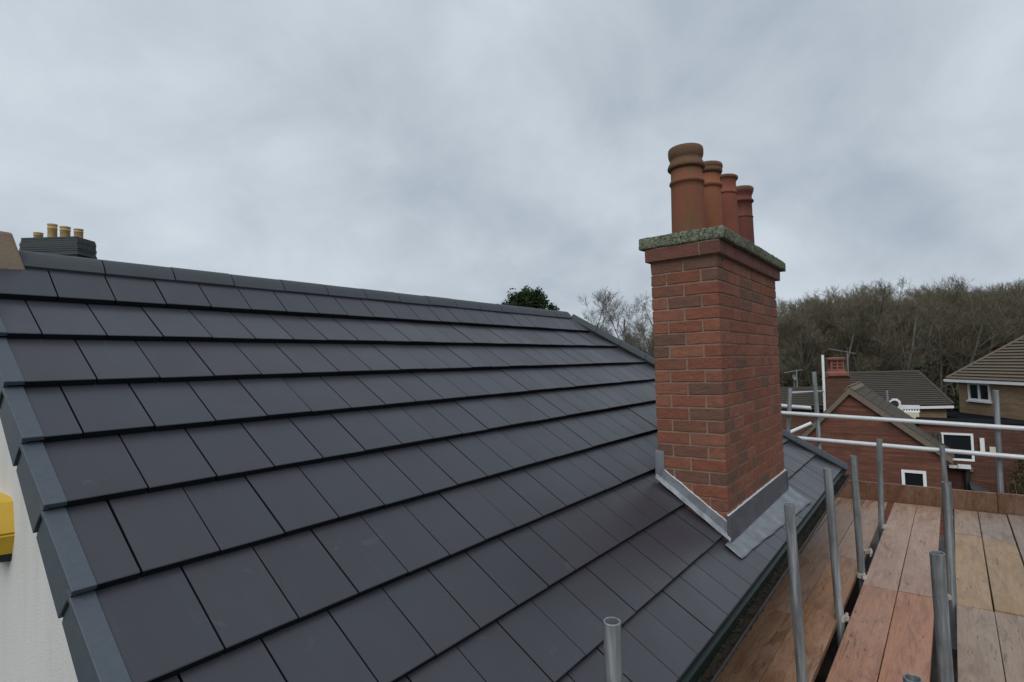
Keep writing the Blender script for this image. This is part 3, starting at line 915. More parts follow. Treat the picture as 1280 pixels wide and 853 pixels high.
pot('chimney_pot', 4.045, PY,
    [(0.092, -0.02), (0.089, 0.05), (0.085, 0.36), (0.084, 0.366), (0.088, 0.369), (0.089, 0.374), (0.087, 0.379), (0.083, 0.382), (0.082, 0.488), (0.094, 0.494), (0.098, 0.502), (0.095, 0.510), (0.084, 0.518), (0.083, 0.548), (0.090, 0.560), (0.097, 0.580)],
    [(0.097, 0.580), (0.1, 0.59), (0.100, 0.604), (0.094, 0.614), (0.082, 0.614), (0.075, 0.60), (0.071, 0.4)],
    'pot4', 'dark red pot with two rings at the right hand end')
fl = MB()
for px_ in (2.832, 3.23, 3.60, 4.045):
    fl.lathe([(0.15, -0.012), (0.135, 0.004), (0.112, 0.016), (0.09, 0.018)], (px_, PY, PZ + 0.006), 24)
put('flaunching', fl.mesh('flaunching'), M['cap'], chim)

# lead flashing
b = MB()
def lead_poly(pts, d): b.prism(pts, d)
tz = math.tan(PT)
x = CX0
# side flashing up the left face: two overlapping lengths, creased top edge
rl = random.Random(5)
N_ = 26
ys = [CY1 + 0.010 + (CY0 - 0.014 - CY1 - 0.010) * i / N_ for i in range(N_ + 1)]
top = []; mid = []; foot = []
for i, y in enumerate(ys):
    wv = 0.0015 * math.sin(i * 0.9) + rl.uniform(-0.001, 0.001)
    top.append(Vector((x - 0.006, y, y * tz + 0.086 + wv)))
    mid.append(Vector((x - 0.008 + rl.uniform(-0.001, 0.001), y, y * tz + 0.030)))
    foot.append(Vector((x - 0.030 + 0.002 * math.sin(i * 1.1) + rl.uniform(-0.001, 0.001), y, y * tz + 0.006)))
b = MB()
vs = top + mid + foot + [p + Vector((0.005, 0, 0.004)) for p in top]
q = N_ + 1
for a in range(2):
    b.add(vs[a * q:(a + 2) * q], [(i, i + 1, q + i + 1, q + i) for i in range(N_)], False)
b.add(vs[:q] + vs[3 * q:], [(i + 1, i, q + i, q + i + 1) for i in range(N_)])
o = put('side_flashing', b.mesh('side_flashing'), M['lead'], chim)
md = o.modifiers.new('thickness', 'SOLIDIFY'); md.thickness = 0.003; md.offset = 0
# pale pointing line along the top of the lead
b = MB()
for i in range(N_):
    a_, c_ = top[i], top[i + 1]
    b.prism([a_ + Vector((0, 0, 0.0)), c_ + Vector((0, 0, 0.0)), c_ + Vector((0, 0, 0.006)), a_ + Vector((0, 0, 0.006))], (0.010, 0, 0))
put('pointing', b.mesh('pointing'), M['upvc'], chim)
# back gutter upstand at the uphill end of the left face
b = MB()
b.box((CX0 - 0.010, CY1 - 0.040, CY1 * tz - 0.02), (CX0 + 0.05, CY1 + 0.012, CY1 * tz + 0.17))
b.box((CX0 - 0.011, CY1 + 0.0125, CY1 * tz - 0.02), (CX1 + 0.02, CY1 + 0.016, CY1 * tz + 0.16))
me = b.mesh('back_flashing'); bevel_mesh(me, 0.003)
put('back_flashing', me, M['lead'], chim)
# front apron: dark upstand and pale skirt lying on the tiles
zf = CY0 * tz
b = MB()
M_ = 40
t_, m1_, m2_ = [], [], []
for i in range(M_ + 1):
    xx = CX0 - 0.012 + (CX1 + 0.012 - CX0 + 0.012) * i / M_
    w1 = rl.uniform(-0.0015, 0.0015)
    t_.append(Vector((xx, CY0 - 0.007, zf + 0.130 + rl.uniform(-0.001, 0.001))))
    m1_.append(Vector((xx, CY0 - 0.012 + w1 * 0.4, zf + 0.06)))
    m2_.append(Vector((xx, CY0 - 0.018 + w1 * 0.4, zf - 0.006 + rl.uniform(-0.002, 0.002))))
vs = t_ + m1_ + m2_
q = M_ + 1
for a in range(2): b.add(vs[a * q:(a + 2) * q], [(i + 1, i, q + i, q + i + 1) for i in range(M_)], False)
# corner folds
b.box((CX0 - 0.016, CY0 - 0.016, zf - 0.01), (CX0 + 0.014, CY0 + 0.004, zf + 0.122))
b.box((CX1 - 0.012, CY0 - 0.018, zf - 0.01), (CX1 + 0.016, CY0 + 0.02, zf + 0.126))
o = put('front_upstand', b.mesh('front_upstand'), M['leadd'], chim)
md = o.modifiers.new('thickness', 'SOLIDIFY'); md.thickness = 0.003; md.offset = 0
b = MB()
for i in range(M_):
    a_, c_ = t_[i], t_[i + 1]
    b.prism([a_, c_, c_ + Vector((0, 0, 0.006)), a_ + Vector((0, 0, 0.006))], (0, 0.010, 0))
put('pointing', b.mesh('front_pointing'), M['upvc'], chim)
b = MB()
sA = -CY0 / CP
apx0, apx1 = CX0 - 0.085, CX1 + 0.10
NX, NS = 70, 8
vs = []
for i in range(NX + 1):
    for j in range(NS + 1):
        t = i / NX; u = j / NS
        xx = apx0 + (apx1 - apx0) * t
        s0_, s1_ = sA + 0.004, sA + 0.105 + 0.085 * t + 0.002 * math.sin(t * 40) + 0.0015 * math.sin(t * 17 + 1)
        s_ = s0_ + (s1_ - s0_) * u
        # dress over the tile courses
        kk = next((c for c in range(1, 11) if s_ <= SK[c]), 10)
        hh = -LIFT * (SK[kk] - s_) / (SK[kk] - SK[kk - 1])
        vs.append(RP(xx, s_, max(hh, -0.012) + 0.010 + rl.uniform(-0.0005, 0.0005) + 0.0008 * math.sin(xx * 22 + s_ * 9)))
b.add(vs, [(i * (NS + 1) + j, i * (NS + 1) + j + 1, (i + 1) * (NS + 1) + j + 1, (i + 1) * (NS + 1) + j) for i in range(NX) for j in range(NS)], True)
o = put('lead_apron', b.mesh('lead_apron'), M['lead'], chim)
md = o.modifiers.new('thickness', 'SOLIDIFY'); md.thickness = 0.004; md.offset = 0

# yellow alarm box on the gable wall
t = empty('alarm_box', (-0.02, -0.52, -0.95))
tag(t, 'yellow plastic box with a black base fixed to the white gable wall', 'alarm box')
b = MB()
# profile in (z) with depth out of the wall, bulging at the seam
lv = [(0.104, 0.040, 0.120), (0.094, 0.062, 0.140), (0.003, 0.074, 0.165), (-0.002, 0.068, 0.158), (-0.007, 0.074, 0.165), (-0.066, 0.060, 0.138)]
vs = []
for z, dpt, hw in lv:
    vs += [(0.0, -hw, z), (-dpt, -hw + 0.02, z), (-dpt, hw - 0.02, z), (0, hw, z)]
fs = []
for i in range(len(lv) - 1):
    fs += [(4 * i + j, 4 * i + 4 + j, 4 * i + 5 + j, 4 * i + 1 + j) for j in range(3)]
fs += [(0, 1, 2, 3), tuple(4 * (len(lv) - 1) + j for j in (3, 2, 1, 0))]
b.add(vs, fs)
link('shell', b.mesh('shell'), M['yellow'], t)
b = MB()
vs = []
for z, dpt, hw in [(-0.0665, 0.059, 0.139), (-0.088, 0.05, 0.13), (-0.094, 0.03, 0.12)]:
    vs += [(0.0, -hw, z), (-dpt, -hw + 0.02, z), (-dpt, hw - 0.02, z), (0, hw, z)]
fs = []
for i in range(2): fs += [(4 * i + j, 4 * i + 4 + j, 4 * i + 5 + j, 4 * i + 1 + j) for j in range(3)]
fs += [(0, 1, 2, 3), (11, 10, 9, 8)]
b.add(vs, fs)
link('base', b.mesh('base'), M['black'], t)

# ------------------------------------------------------------------ scaffold
DZ = -2.1
SL = -0.022
def deck(name, label, rows):
    t = empty(name, (2.7, -2.45, DZ)); tag(t, label, 'scaffold deck', 'decks of boards round the house')
    for y0, y1, segs in rows:
        xa = segs[0][0]
        for (x0, x1, col) in segs:
            x1_ = x1 - 0.013
            b = MB()
            L_, Wd = x1_ - x0, y0 - y1
            b.box((0, 0, -0.038), (L_, -Wd, 0)) if False else b.box((0, -Wd, -0.038), (L_, 0, 0))
            me = b.mesh('board'); bevel_mesh(me, 0.004, 2)
            o = link('board', me, M['board'], t)
            o.location = (x0 - 2.7, y0 + SL * (x0 - 2.7) + 2.45, R_.uniform(-0.007, 0.004))
            o.rotation_euler = (R_.uniform(-0.004, 0.004), R_.uniform(-0.001, 0.001), math.atan(SL) + R_.uniform(-0.001, 0.001))
            o.color = (*col, 1)
    return t


c_or = (0.26, 0.125, 0.060); c_br = (0.20, 0.125, 0.085); c_pk = (0.42, 0.220, 0.138); c_gp = (0.41, 0.27, 0.20)
c_gt = (0.34, 0.255, 0.19); c_yl = (0.40, 0.26, 0.145); c_gf = (0.35, 0.255, 0.185)
XE = 6.93
deck('scaffold_deck', 'orange brown stained board walkway between the gutter and the first row of poles',
     [(-1.795, -1.960, [(1.3, 5.3, (0.25, 0.145, 0.09)), (5.3, XE, (0.30, 0.19, 0.13))]),
      (-1.965, -2.185, [(1.3, 3.45, (0.31, 0.185, 0.115)), (3.45, XE, (0.30, 0.19, 0.13))]),
      (-2.19, -2.398, [(1.3, 4.75, (0.36, 0.20, 0.115)), (4.75, XE, (0.36, 0.235, 0.165))])])
deck('scaffold_deck', 'pink tinted board walkway two boards wide between the two rows of poles',
     [(-2.453, -2.654, [(-2.5, 0.3, c_gt), (0.3, 4.2, c_pk), (4.2, XE, c_gp)]),
      (-2.660, -2.862, [(-2.5, 0.3, c_gt), (0.3, 4.2, (0.43, 0.205, 0.118)), (4.2, XE, (0.41, 0.265, 0.195))])])
deck('scaffold_deck', 'outer board walkway with grey and yellow boards at the right edge of the photo',
     [(-2.968, -3.152, [(-2.5, 0.3, c_gp), (0.3, 4.17, c_gt), (4.17, 5.96, c_yl), (5.96, XE, c_gf)]),
      (-3.160, -3.372, [(-2.5, 0.3, c_gt), (0.3, 4.17, (0.34, 0.25, 0.18)), (4.17, 5.90, (0.36, 0.235, 0.125)), (5.90, XE, (0.30, 0.235, 0.185))]),
      (-3.382, -3.60, [(-2.5, 0.3, c_gt), (0.3, 5.2, (0.30, 0.20, 0.12)), (5.2, XE, (0.27, 0.21, 0.165))]),
      (-3.608, -3.82, [(-2.5, 1.3, c_gt), (1.3, 4.6, c_yl), (4.6, XE, c_gf)])])


def coupler(parent, loc, rz, s=1.0):
    """scaffold clip: half collar, flap and bolt with a nut"""
    b = MB()
    n = 10
    vs = []
    for z in (-0.022, 0.022):
        for r in (0.026, 0.034):
            vs += [(r * math.cos(a), r * math.sin(a), z) for a in [math.pi * (-0.65 + 1.3 * i / n) for i in range(n + 1)]]
    q = n + 1
    b.add(vs, [(q + i, q + i + 1, 3 * q + i + 1, 3 * q + i) for i in range(n)] + [(i + 1, i, 2 * q + i, 2 * q + i + 1) for i in range(n)] +
          [(2 * q + i, 3 * q + i, 3 * q + i + 1, 2 * q + i + 1) for i in range(n)] + [(i, i + 1, q + i + 1, q + i) for i in range(n)])
    b.box((0.034, -0.018, -0.018), (0.062, 0.018, 0.016))
    b.tube((0.055, 0, -0.03), (0.055, 0, 0.034), 0.006, 8)
    b.tube((0.055, 0, 0.018), (0.055, 0, 0.030), 0.011, 6)
    o = link('coupler', b.mesh('coupler'), M['clip'], parent)
    o.location = loc; o.rotation_euler = (R_.uniform(-.2, .2), R_.uniform(-.2, .2), rz); o.scale = (s, s, s)
    return o


def pole(top, low, label, r=0.0242, bottom=GZ, mat='steel', clips=(), group='upright scaffold poles'):
    top, low = Vector(top), Vector(low)
    d = (low - top); d *= (bottom - top.z) / d.z
    base = top + d
    t = empty('scaffold_pole', base)
    tag(t, label, 'scaffold pole', group)
    link('tube', MB().pipe((0, 0, 0), top - base, r).mesh('tube'), M[mat], t)
    for (zc, ang, dx_, dy_, s) in clips:
        p = top + d * ((zc - top.z) / (bottom - top.z)) - base
        coupler(t, p + Vector((dx_, dy_, 0)), ang, s * 0.8)
    return t


pole((0.548, -2.424, -0.992), (0.553, -2.421, -1.113), 'nearest open topped pole rising in front of the tiles at the bottom edge', r=0.0178)
pole((2.28, -2.414, -1.135), (2.329, -2.422, -1.936), 'tall grey pole by the gutter, nearest of three in front of the lead apron', r=0.0215,
     clips=[(-2.08, 0.4, 0, 0, 1.1), (-2.10, -1.2, 0.06, -0.03, 0.8)])
pole((3.49, -2.403, -1.18), (3.494, -2.427, -2.1), 'middle pole of the three beside the gutter, a white clip at its foot', clips=[(-2.085, -0.7, 0, 0, 1.1)])
pole((4.393, -2.450, -1.231), (4.394, -2.462, -2.1), 'pole standing against the lower corner of the tiled roof', clips=[(-2.08, 0.3, 0, 0, 1), (-2.09, -2.5, -0.05, 0.0, 1.0), (-2.09, -0.4, 0.5, 0.0, 1.0)])
pole((5.927, -2.512, -1.292), (5.926, -2.492, -2.1), 'brownish pole in front of the brick gable between the two walkways', clips=[(-2.09, 0.2, 0, 0, 1), (-2.09, -1.8, -0.12, -0.03, 1.0)])
pole((2.13, -2.936, -1.215), (2.158, -2.940, -1.70), 'thick dark pole in the right foreground with a bent looking top', r=0.0235, clips=[(-2.07, 2.4, 0, 0, 0.9)])
pole((4.133, -2.990, -1.322), (4.168, -2.982, -2.087), 'pole standing behind the thick dark pole at the right', r=0.0265, clips=[(-2.06, 2.6, 0, 0, 0.9), (-1.86, -0.6, 0, 0, 0.7), (-1.55, -0.6, 0, 0, 0.7)])
pole((6.905, -2.992, -1.460), (6.934, -3.003, -1.838), 'short pole just in front of the lower guard rail')
pole((1.42, -2.872, -1.362), (1.425, -2.872, -1.7), 'pole whose open top just shows at the bottom edge', r=0.0225)
pole((7.05, -1.815, -0.667), (7.05, -1.828, -1.48), 'tall pole behind the guard rails left of the brick gable apex')
pole((7.05, -1.545, -0.868), (7.05, -1.50, -1.40), 'pole nearest the red chimney, behind the end of the hip')
pole((7.05, -3.458, -0.879), (7.06, -3.446, -1.93), 'rightmost pole standing behind the toe board')


def rail(a, b_, label, r=0.0242, mat='white_steel'):
    a, b_ = Vector(a), Vector(b_)
    t = empty('guard_rail', a); tag(t, label, 'guard rail', 'horizontal scaffold tubes')
    link('tube', MB().pipe((0, 0, 0), b_ - a, r).mesh('tube'), M[mat], t)
    return t


def along(p, q, y):
    p, q = Vector(p), Vector(q); return p + (q - p) * ((y - p.y) / (q.y - p.y))


p, q = (6.99, -1.463, -1.166), (6.99, -3.645, -1.256)
rail(along(p, q, -1.25), along(p, q, -4.6), 'upper white guard rail crossing in front of the gable')
p, q = (6.99, -1.722, -1.469), (6.99, -3.634, -1.541)
rail(along(p, q, -1.45), along(p, q, -4.6), 'lower white guard rail crossing in front of the gable')
p, q = (7.6, -1.325, -1.128), (7.6, -1.676, -1.151)
rail(along(p, q, -0.9), q, 'short white tube sticking out beside the red chimney', r=0.026)

for (y0, y1, col, lab) in [(-1.75, -3.405, (0.165, 0.082, 0.045), 'long brown toe board across the end of the walkways'),
                           (-3.412, -4.6, (0.155, 0.078, 0.042), 'shorter brown toe board at the right edge, end to end with the long one')]:
    b = MB(); b.box((0, y1 - y0, 0), (0.036, 0, 0.205))
    me = b.mesh('toe_board'); bevel_mesh(me, 0.004, 2)
    o = link('toe_board', me, M['board']); o.location = (6.945, y0, -2.115 + (0.004 if y0 < -3 else 0)); o.color = (*col, 1)
    o.rotation_euler = (0, 0, 0)
    tag(o, lab, 'toe board', 'toe boards')

# ------------------------------------------------------------------ far chimney stack on a house behind the ridge
t = empty('terraced_house', (4.9, 19.55, GZ)); tag(t, 'house behind the ridge of which only the dark stack with four buff pots shows', 'house')
t.rotation_euler = (0, 0, math.atan2(-1.6, 1.2))
b = MB(); b.box((-8, -3.5, 0), (1.2, 3.5, 5.2))
link('wall', b.mesh('wall'), M['brownwall'], t)
b = MB(); b.add([(-8.2, -3.8, 5.1), (1.4, -3.8, 5.1), (1.4, 0, 8.4), (-8.2, 0, 8.4), (1.4, 3.8, 5.1), (-8.2, 3.8, 5.1)], [(0, 1, 2, 3), (3, 2, 4, 5), (1, 4, 2), (0, 3, 5), (0, 5, 4, 1)])
rf = link('roof', b.mesh('roof'), M['roofold'], t)
b = MB()
rs = random.Random(8)
HB = 10.55
b.box((-0.88, -0.36, 7.4), (0.88, 0.36, HB - 0.55))
rows = 9
for i in range(rows):
    z0 = HB - 0.62 + i * 0.066
    sl_ = 0.10 * max(0, i - 5.5) / 3
    wl = 0.93 - sl_ + rs.uniform(-0.02, 0.02); wr = 0.95 - sl_ * 0.6 + rs.uniform(-0.025, 0.02)
    tilt = 0.0
    b.box((-wl, -0.40 + rs.uniform(-0.01, 0.01), z0), (wr, 0.40, z0 + 0.058 + rs.uniform(-0.008, 0.004)))
st = link('chimney_stack', b.mesh('chimney_stack'), M['slate'], rf)
for i, (px_, ztop, rr) in enumerate([(-0.66, 10.76, 0.125), (-0.20, 11.03, 0.13), (0.22, 10.93, 0.14), (0.66, 10.84, 0.125)]):
    zb = HB - 0.1
    h = ztop - zb
    b = MB().lathe([(rr, 0), (rr * 0.97, h * 0.7), (rr * 1.05, h * 0.72), (rr * 1.05, h * 0.78), (rr * 0.97, h * 0.8), (rr * 0.97, h * 0.9), (rr * 1.08, h * 0.93), (rr * 1.06, h), (rr * 0.8, h), (rr * 0.75, h * 0.5)], (px_, 0, zb), 16)
    link('chimney_pot', b.mesh('chimney_pot'), M['buffpot'], rf)

# ------------------------------------------------------------------ brick gable house
def quad_wall(b, p0, p1, z0, z1, th=(0, 0, 0)):
    b.prism([(p0[0], p0[1], z0), (p1[0], p1[1], z0), (p1[0], p1[1], z1), (p0[0], p0[1], z1)], th)


gab = empty('gable_house', (21.5, -0.9, GZ)); tag(gab, 'red brick house whose pointed gable with a tiny window faces the scaffold', 'house')
AX = (20.0, -0.815, -1.50)
LE = (20.0, 1.20, -3.72); RE = (20.0, -3.32, -3.52)
LG = 3.2
b = MB()
b.prism([(20, 1.05, GZ), (20, 1.05, -3.62), (20, AX[1], AX[2] - 0.12), (20, -3.12, -3.45), (20, -3.12, GZ)], (LG - 0.1, 0, 0))
put('wall', b.mesh('gable_wall'), M['redwall'], gab)
b = MB()
f = Vector((-0.10, 0, 0)); g = Vector((LG, 0, 0))
A_, L_, R2 = Vector(AX), Vector(LE), Vector(RE)
rw = 14
def slope(b, e0, r0, length, rows):
    for i in range(rows):
        p0 = e0.lerp(r0, i / rows); p1 = e0.lerp(r0, (i + 1) / rows)
        nrm = Vector((1, 0, 0)).cross(p1 - p0).normalized()
        if nrm.z < 0: nrm = -nrm
        u = nrm * 0.02
        vs = [p0 + u, p0 + u + length, p1 + u * 0.25 + length, p1 + u * 0.25, p0 - u, p0 - u + length, p1 - u + length, p1 - u]
        b.add(vs, [(0, 1, 2, 3), (4, 5, 1, 0), (0, 3, 7, 4), (5, 6, 2, 1), (7, 6, 5, 4)])
slope(b, R2 + f, A_ + f, g - f, rw); slope(b, L_ + f, A_ + f, g - f, rw)
rf = put('roof', b.mesh('gable_roof'), M['roofold'], gab)
b = MB()
for E in (L_, R2):
    d_ = (E - A_)
    b.obox(A_ + Vector((-0.13, 0, -0.02)), d_ * (0.985 if E is R2 else 0.97), (0.03, 0, 0), Vector((0, 0, -0.19)))
put('bargeboard', b.mesh('bargeboard'), M['wood'], gab)
b = MB()
for i in range(8):
    b.obox(A_ + f + Vector((0.005 + i * (LG + 0.1) / 8, -0.15, -0.085)), ((LG + 0.1) / 8 - 0.02, 0, 0), (0, 0.15, 0.125), (0, 0.05, 0.0))
    b.obox(A_ + f + Vector((0.005 + i * (LG + 0.1) / 8, 0.15, -0.10)), ((LG + 0.1) / 8 - 0.02, 0, 0), (0, -0.15, 0.15), (0, -0.05, 0.0))
put('ridge_cap', b.mesh('ridge_cap'), M['wood'], gab)
# white tube/fascia piece on the left rake
b = MB(); b.tube((19.80, 1.009, -3.03), (19.80, 0.278, -2.655), 0.055, 10)
put('white_fascia', b.mesh('white_fascia'), M['upvc'], gab)
# small white window
def window(thing, c, ex, up, w_, h, n_out, panes=1, fr=0.07, sill=True, mat='upvc', dep=0.07):
    """c centre; ex horizontal unit; n_out outward unit"""
    c, ex, up, n_out = Vector(c), Vector(ex).normalized(), Vector(up), Vector(n_out).normalized()
    b = MB()
    o0 = c - ex * w_ / 2 - up * h / 2 - n_out * 0.03
    d = n_out * dep
    b.obox(o0, ex * fr, up * h, d); b.obox(o0 + ex * (w_ - fr), ex * fr, up * h, d)
    b.obox(o0 + ex * fr, ex * (w_ - 2 * fr), up * fr, d * 0.96); b.obox(o0 + ex * fr + up * (h - fr), ex * (w_ - 2 * fr), up * fr, d * 0.96)
    for i in range(1, panes):
        b.obox(o0 + ex * (w_ * i / panes - fr * 0.6) + up * fr, ex * fr * 1.2, up * (h - 2 * fr), d * 0.92)
    wo = put('window', b.mesh('window_frame'), M[mat], thing)
    b = MB(); b.obox(o0 + ex * fr * 0.5 + up * fr * 0.5, ex * (w_ - fr), up * (h - fr), n_out * 0.035)
    put('pane', b.mesh('pane'), M['glass'], wo)
    if sill:
        b = MB(); b.obox(c - ex * (w_ / 2 + 0.06) - up * (h / 2 + 0.075) - n_out * 0.02, ex * (w_ + 0.12), up * 0.074, n_out * 0.14)
        put('sill', b.mesh('sill'), M[mat], wo)
    return wo


window(gab, (20, -2.345, -4.24), (0, -1, 0), (0, 0, 1), 0.60, 0.54, (-1, 0, 0), 1, 0.08, True)

# ------------------------------------------------------------------ low red brick building with flat roof
red = empty('brick_extension', (22.2, -4.5, GZ)); tag(red, 'low dark red brick building with a flat black roof and a white framed window', 'building')
b = MB(); b.box((21.5, -7.5, GZ), (22.7, -2.5, -2.74)); b.box((22.705, -3.3, GZ), (24.2, -1.7, -2.86))
put('wall', b.mesh('wall'), M['redwall2'], red)
b = MB(); b.box((21.42, -7.6, -2.735), (22.8, -2.42, -2.64)); b.box((22.805, -3.35, -2.855), (24.3, -1.6, -2.80))
put('flat_roof', b.mesh('flat_roof'), M['felt'], red)
window(red, (21.5, -3.44, -3.40), (0, -1, 0), (0, 0, 1), 0.78, 0.84, (-1, 0, 0), 1, 0.062, False)
b = MB(); b.box((21.40, -4.08, -3.53), (21.497, -3.975, -3.10))
put('vent_duct', b.mesh('vent_duct'), M['upvc'], red)
b = MB(); b.box((21.42, -4.33, -3.56), (21.497, -4.19, -3.35))
put('meter_box', b.mesh('meter_box'), M['cream'], red)
b = MB(); b.box((21.2, -3.70, -4.02), (21.497, -3.2, -3.97)); b.box((21.1, -3.72, -4.00), (21.45, -3.42, -3.925))
me = b.mesh('white_ledge'); put('white_ledge', me, M['upvc'], red)
b = MB(); b.tube((21.40, -3.62, -4.06), (21.40, -3.62, GZ), 0.075, 10); b.tube((21.40, -3.62, -4.10), (21.40, -3.3, -4.02), 0.06, 8)
put('drain_pipe', b.mesh('drain_pipe'), M['black'], red)
b = MB(); b.box((21.42, -3.78, -4.13), (21.5, -3.55, -4.03))
put('pipe_hopper', b.mesh('pipe_hopper'), M['wood'], red)
# dark timber panels beside the rake
b = MB()
for i in range(5):
    b.box((21.44, -3.07 + i * 0.11, -3.75), (21.498, -3.07 + i * 0.11 + 0.085, -3.02 + 0.03 * (i % 2)))
put('dark_boarding', b.mesh('dark_boarding'), M['fascia'], red)

t = empty('lean_to', (20.7, -3.95, GZ)); tag(t, 'small black sloping lean-to below the white vent strip', 'lean-to')
b = MB(); b.prism([(20.4, -3.70, 0 + GZ), (20.4, -3.70, -4.50), (20.4, -4.05, -4.66), (20.4, -4.05, GZ)], (0.8, 0, 0))
put('wall', b.mesh('wall'), M['fascia'], t)
b = MB()
for i in range(3):
    b.obox((20.3, -3.66 - i * 0.14, -4.44 - i * 0.063), (1.0, 0, 0), (0, -0.15, -0.068), (0, 0.0, 0.035))
put('roof', b.mesh('roof'), M['slate'], t)

# added layer of near-black boards under the working deck, to darken its gaps
t = empty('gap_shade_deck', (2.0, -2.9, -2.40)); tag(t, 'added near black layer of boards that darkens the gaps between the walkways', 'scaffold deck')
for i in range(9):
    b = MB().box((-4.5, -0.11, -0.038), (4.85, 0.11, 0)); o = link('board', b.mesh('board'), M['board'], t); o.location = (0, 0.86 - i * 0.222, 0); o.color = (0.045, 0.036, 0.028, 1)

# white things behind the gable roof
t = empty('white_railing', (23.3, -2.26, -2.52)); tag(t, 'short white balustrade on top of the white box behind the gable roof', 'railing')
b = MB()
b.box((-0.02, -0.27, 0.19), (0.02, 0.26, 0.235)); b.box((-0.02, -0.27, 0.0), (0.02, 0.26, 0.045))
link('rail', b.mesh('rail'), M['upvc'], t)
for i in range(7):
    b = MB().box((-0.018, -0.25 + i * 0.076, 0.0455), (0.018, -0.25 + i * 0.076 + 0.028, 0.1895))
    link('baluster', b.mesh('baluster'), M['upvc'], t)
t = empty('white_box', (23.3, -2.26, -2.80)); tag(t, 'pale box with a dark opening under the short white balustrade', 'box')
b = MB(); b.box((-0.2, -0.24, 0.0), (0.2, 0.24, 0.275)); link('body', b.mesh('body'), M['cream'], t)
b = MB(); b.box((-0.215, -0.19, 0.01), (-0.2005, 0.11, 0.075)); link('opening', b.mesh('opening'), M['black'], t)
t = empty('vent_fan', (23.25, -1.82, -2.45)); tag(t, 'white octagonal vent housing with a round black opening behind the gable roof', 'vent')
b = MB()
oc = [(0, 0.19 * math.cos(math.pi / 8 + i * math.pi / 4), 0.2 + 0.19 * math.sin(math.pi / 8 + i * math.pi / 4)) for i in range(8)]
b.prism(oc, (0.2, 0, 0)); b.box((0.02, -0.2, -0.02), (0.2, 0.2, 0.06)); link('housing', b.mesh('housing'), M['upvc'], t)
b = MB().tube((-0.012, 0, 0.2), (0.0, 0, 0.2), 0.125, 18); link('opening', b.mesh('opening'), M['black'], t)
b = MB().box((0.02, 0.21, 0.02), (0.1, 0.5, 0.08)); link('bracket', b.mesh('bracket'), M['upvc'], t)
b = MB().pipe((0, 0, 0), (0, 0, 2.35), 0.045)
o = link('vent_pipe', b.mesh('vent_pipe'), M['steel']); o.location = (23.1, -1.62, -4.12); tag(o, 'thin grey pipe standing just left of the round black vent', 'pipe')

# ------------------------------------------------------------------ middle house with hipped roof
mid = empty('low_house', (29, -1, GZ)); tag(mid, 'low buff brick house with a weathered grey brown hipped roof in front of the wood', 'house')
e = Vector((.5, -.866, 0)); dd = Vector((.866, .5, 0))
E1 = Vector((30.29, -3.59, -2.765)); E0 = E1 - e * 3.7
rid1 = E1 - e * 0.10 + dd * 2.2 + Vector((0, 0, 1.37)); rid0 = E0 + dd * 2.2 + Vector((0, 0, 1.37)) + e * 0.1
rf = stepped('roof', E0, E1, rid1, rid0, 17, 0.045, M['roofold'], mid, stuff=False)
B1 = E1 + dd * 4.4; B0 = E0 + dd * 4.4
stepped('hip_courses', E1, B1, rid1, rid1 + dd * 0.001, 17, 0.045, M['roofold'], rf)
stepped('rear_courses', B1, B0, rid0, rid1, 17, 0.045, M['roofold'], rf)
b = MB(); b.tube(rid0 + Vector((0, 0, .03)), rid1 + Vector((0, 0, .03)), 0.075, 8); b.tube(rid1 + Vector((0, 0, .02)), E1 + Vector((0, 0, .03)), 0.065, 8)
b.prism([E0 + e*.03, B0 + e*.03, rid0 + e*.0], e * 0.02); b.prism([E1 - e*.05, B1 - e*.05, rid1 - e*.03], -e * 0.02)
put('ridge_cap', b.mesh('ridge_cap'), M['roofold'], rf)
b = MB(); b.obox(E0 - Vector((0, 0, 0.15)) - dd * 0.02, (E1 - E0), dd * 0.1, (0, 0, 0.11))
put('gutter', b.mesh('gutter'), M['upvc'], mid)
b = MB(); b.obox(E0 + dd * 0.3 - Vector((0, 0, 3.8)), (E1 - E0) - e * 0.12, dd * 3.8, (0, 0, 3.66))
put('wall', b.mesh('wall'), M['buffwall2'], mid)

# left low tiled house with the red stack
lft = empty('tiled_house', (26, 2, GZ)); tag(lft, 'low brown tiled house behind the poles carrying the red stack with a louvred pot', 'house')
e = Vector((.342, -.94, 0)); dd = Vector((.94, .342, 0))
E1 = Vector((25.75, -0.10, -2.55)); E0 = E1 - e * 7
r1 = E1 + dd * 2.0 + Vector((0, 0, .70)); r0 = E0 + dd * 2.0 + Vector((0, 0, .70))
rf = stepped('roof', E0, E1, r1, r0, 11, 0.045, M['roofold'], lft, stuff=False)
stepped('rear_courses', E1 + dd * 4, E0 + dd * 4, r0, r1, 11, 0.045, M['roofold'], rf)
b = MB(); b.obox(E0 + dd * 0.25 - Vector((0, 0, 3.87)), (E1 - E0) - e * 0.1, dd * 3.5, (0, 0, 3.72))
b.prism([E1 + dd * .25 - e * .1 - Vector((0, 0, .14)), E1 + dd * 3.75 - e * .1 - Vector((0, 0, .14)), r1 - e * .1 - Vector((0, 0, .05))], -e * 0.2)
put('wall', b.mesh('wall'), M['brownwall'], lft)
b = MB(); b.obox(E0 - Vector((0, 0, 0.13)), (E1 - E0), dd * 0.09, (0, 0, 0.09)); put('gutter', b.mesh('gutter'), M['black'], lft)
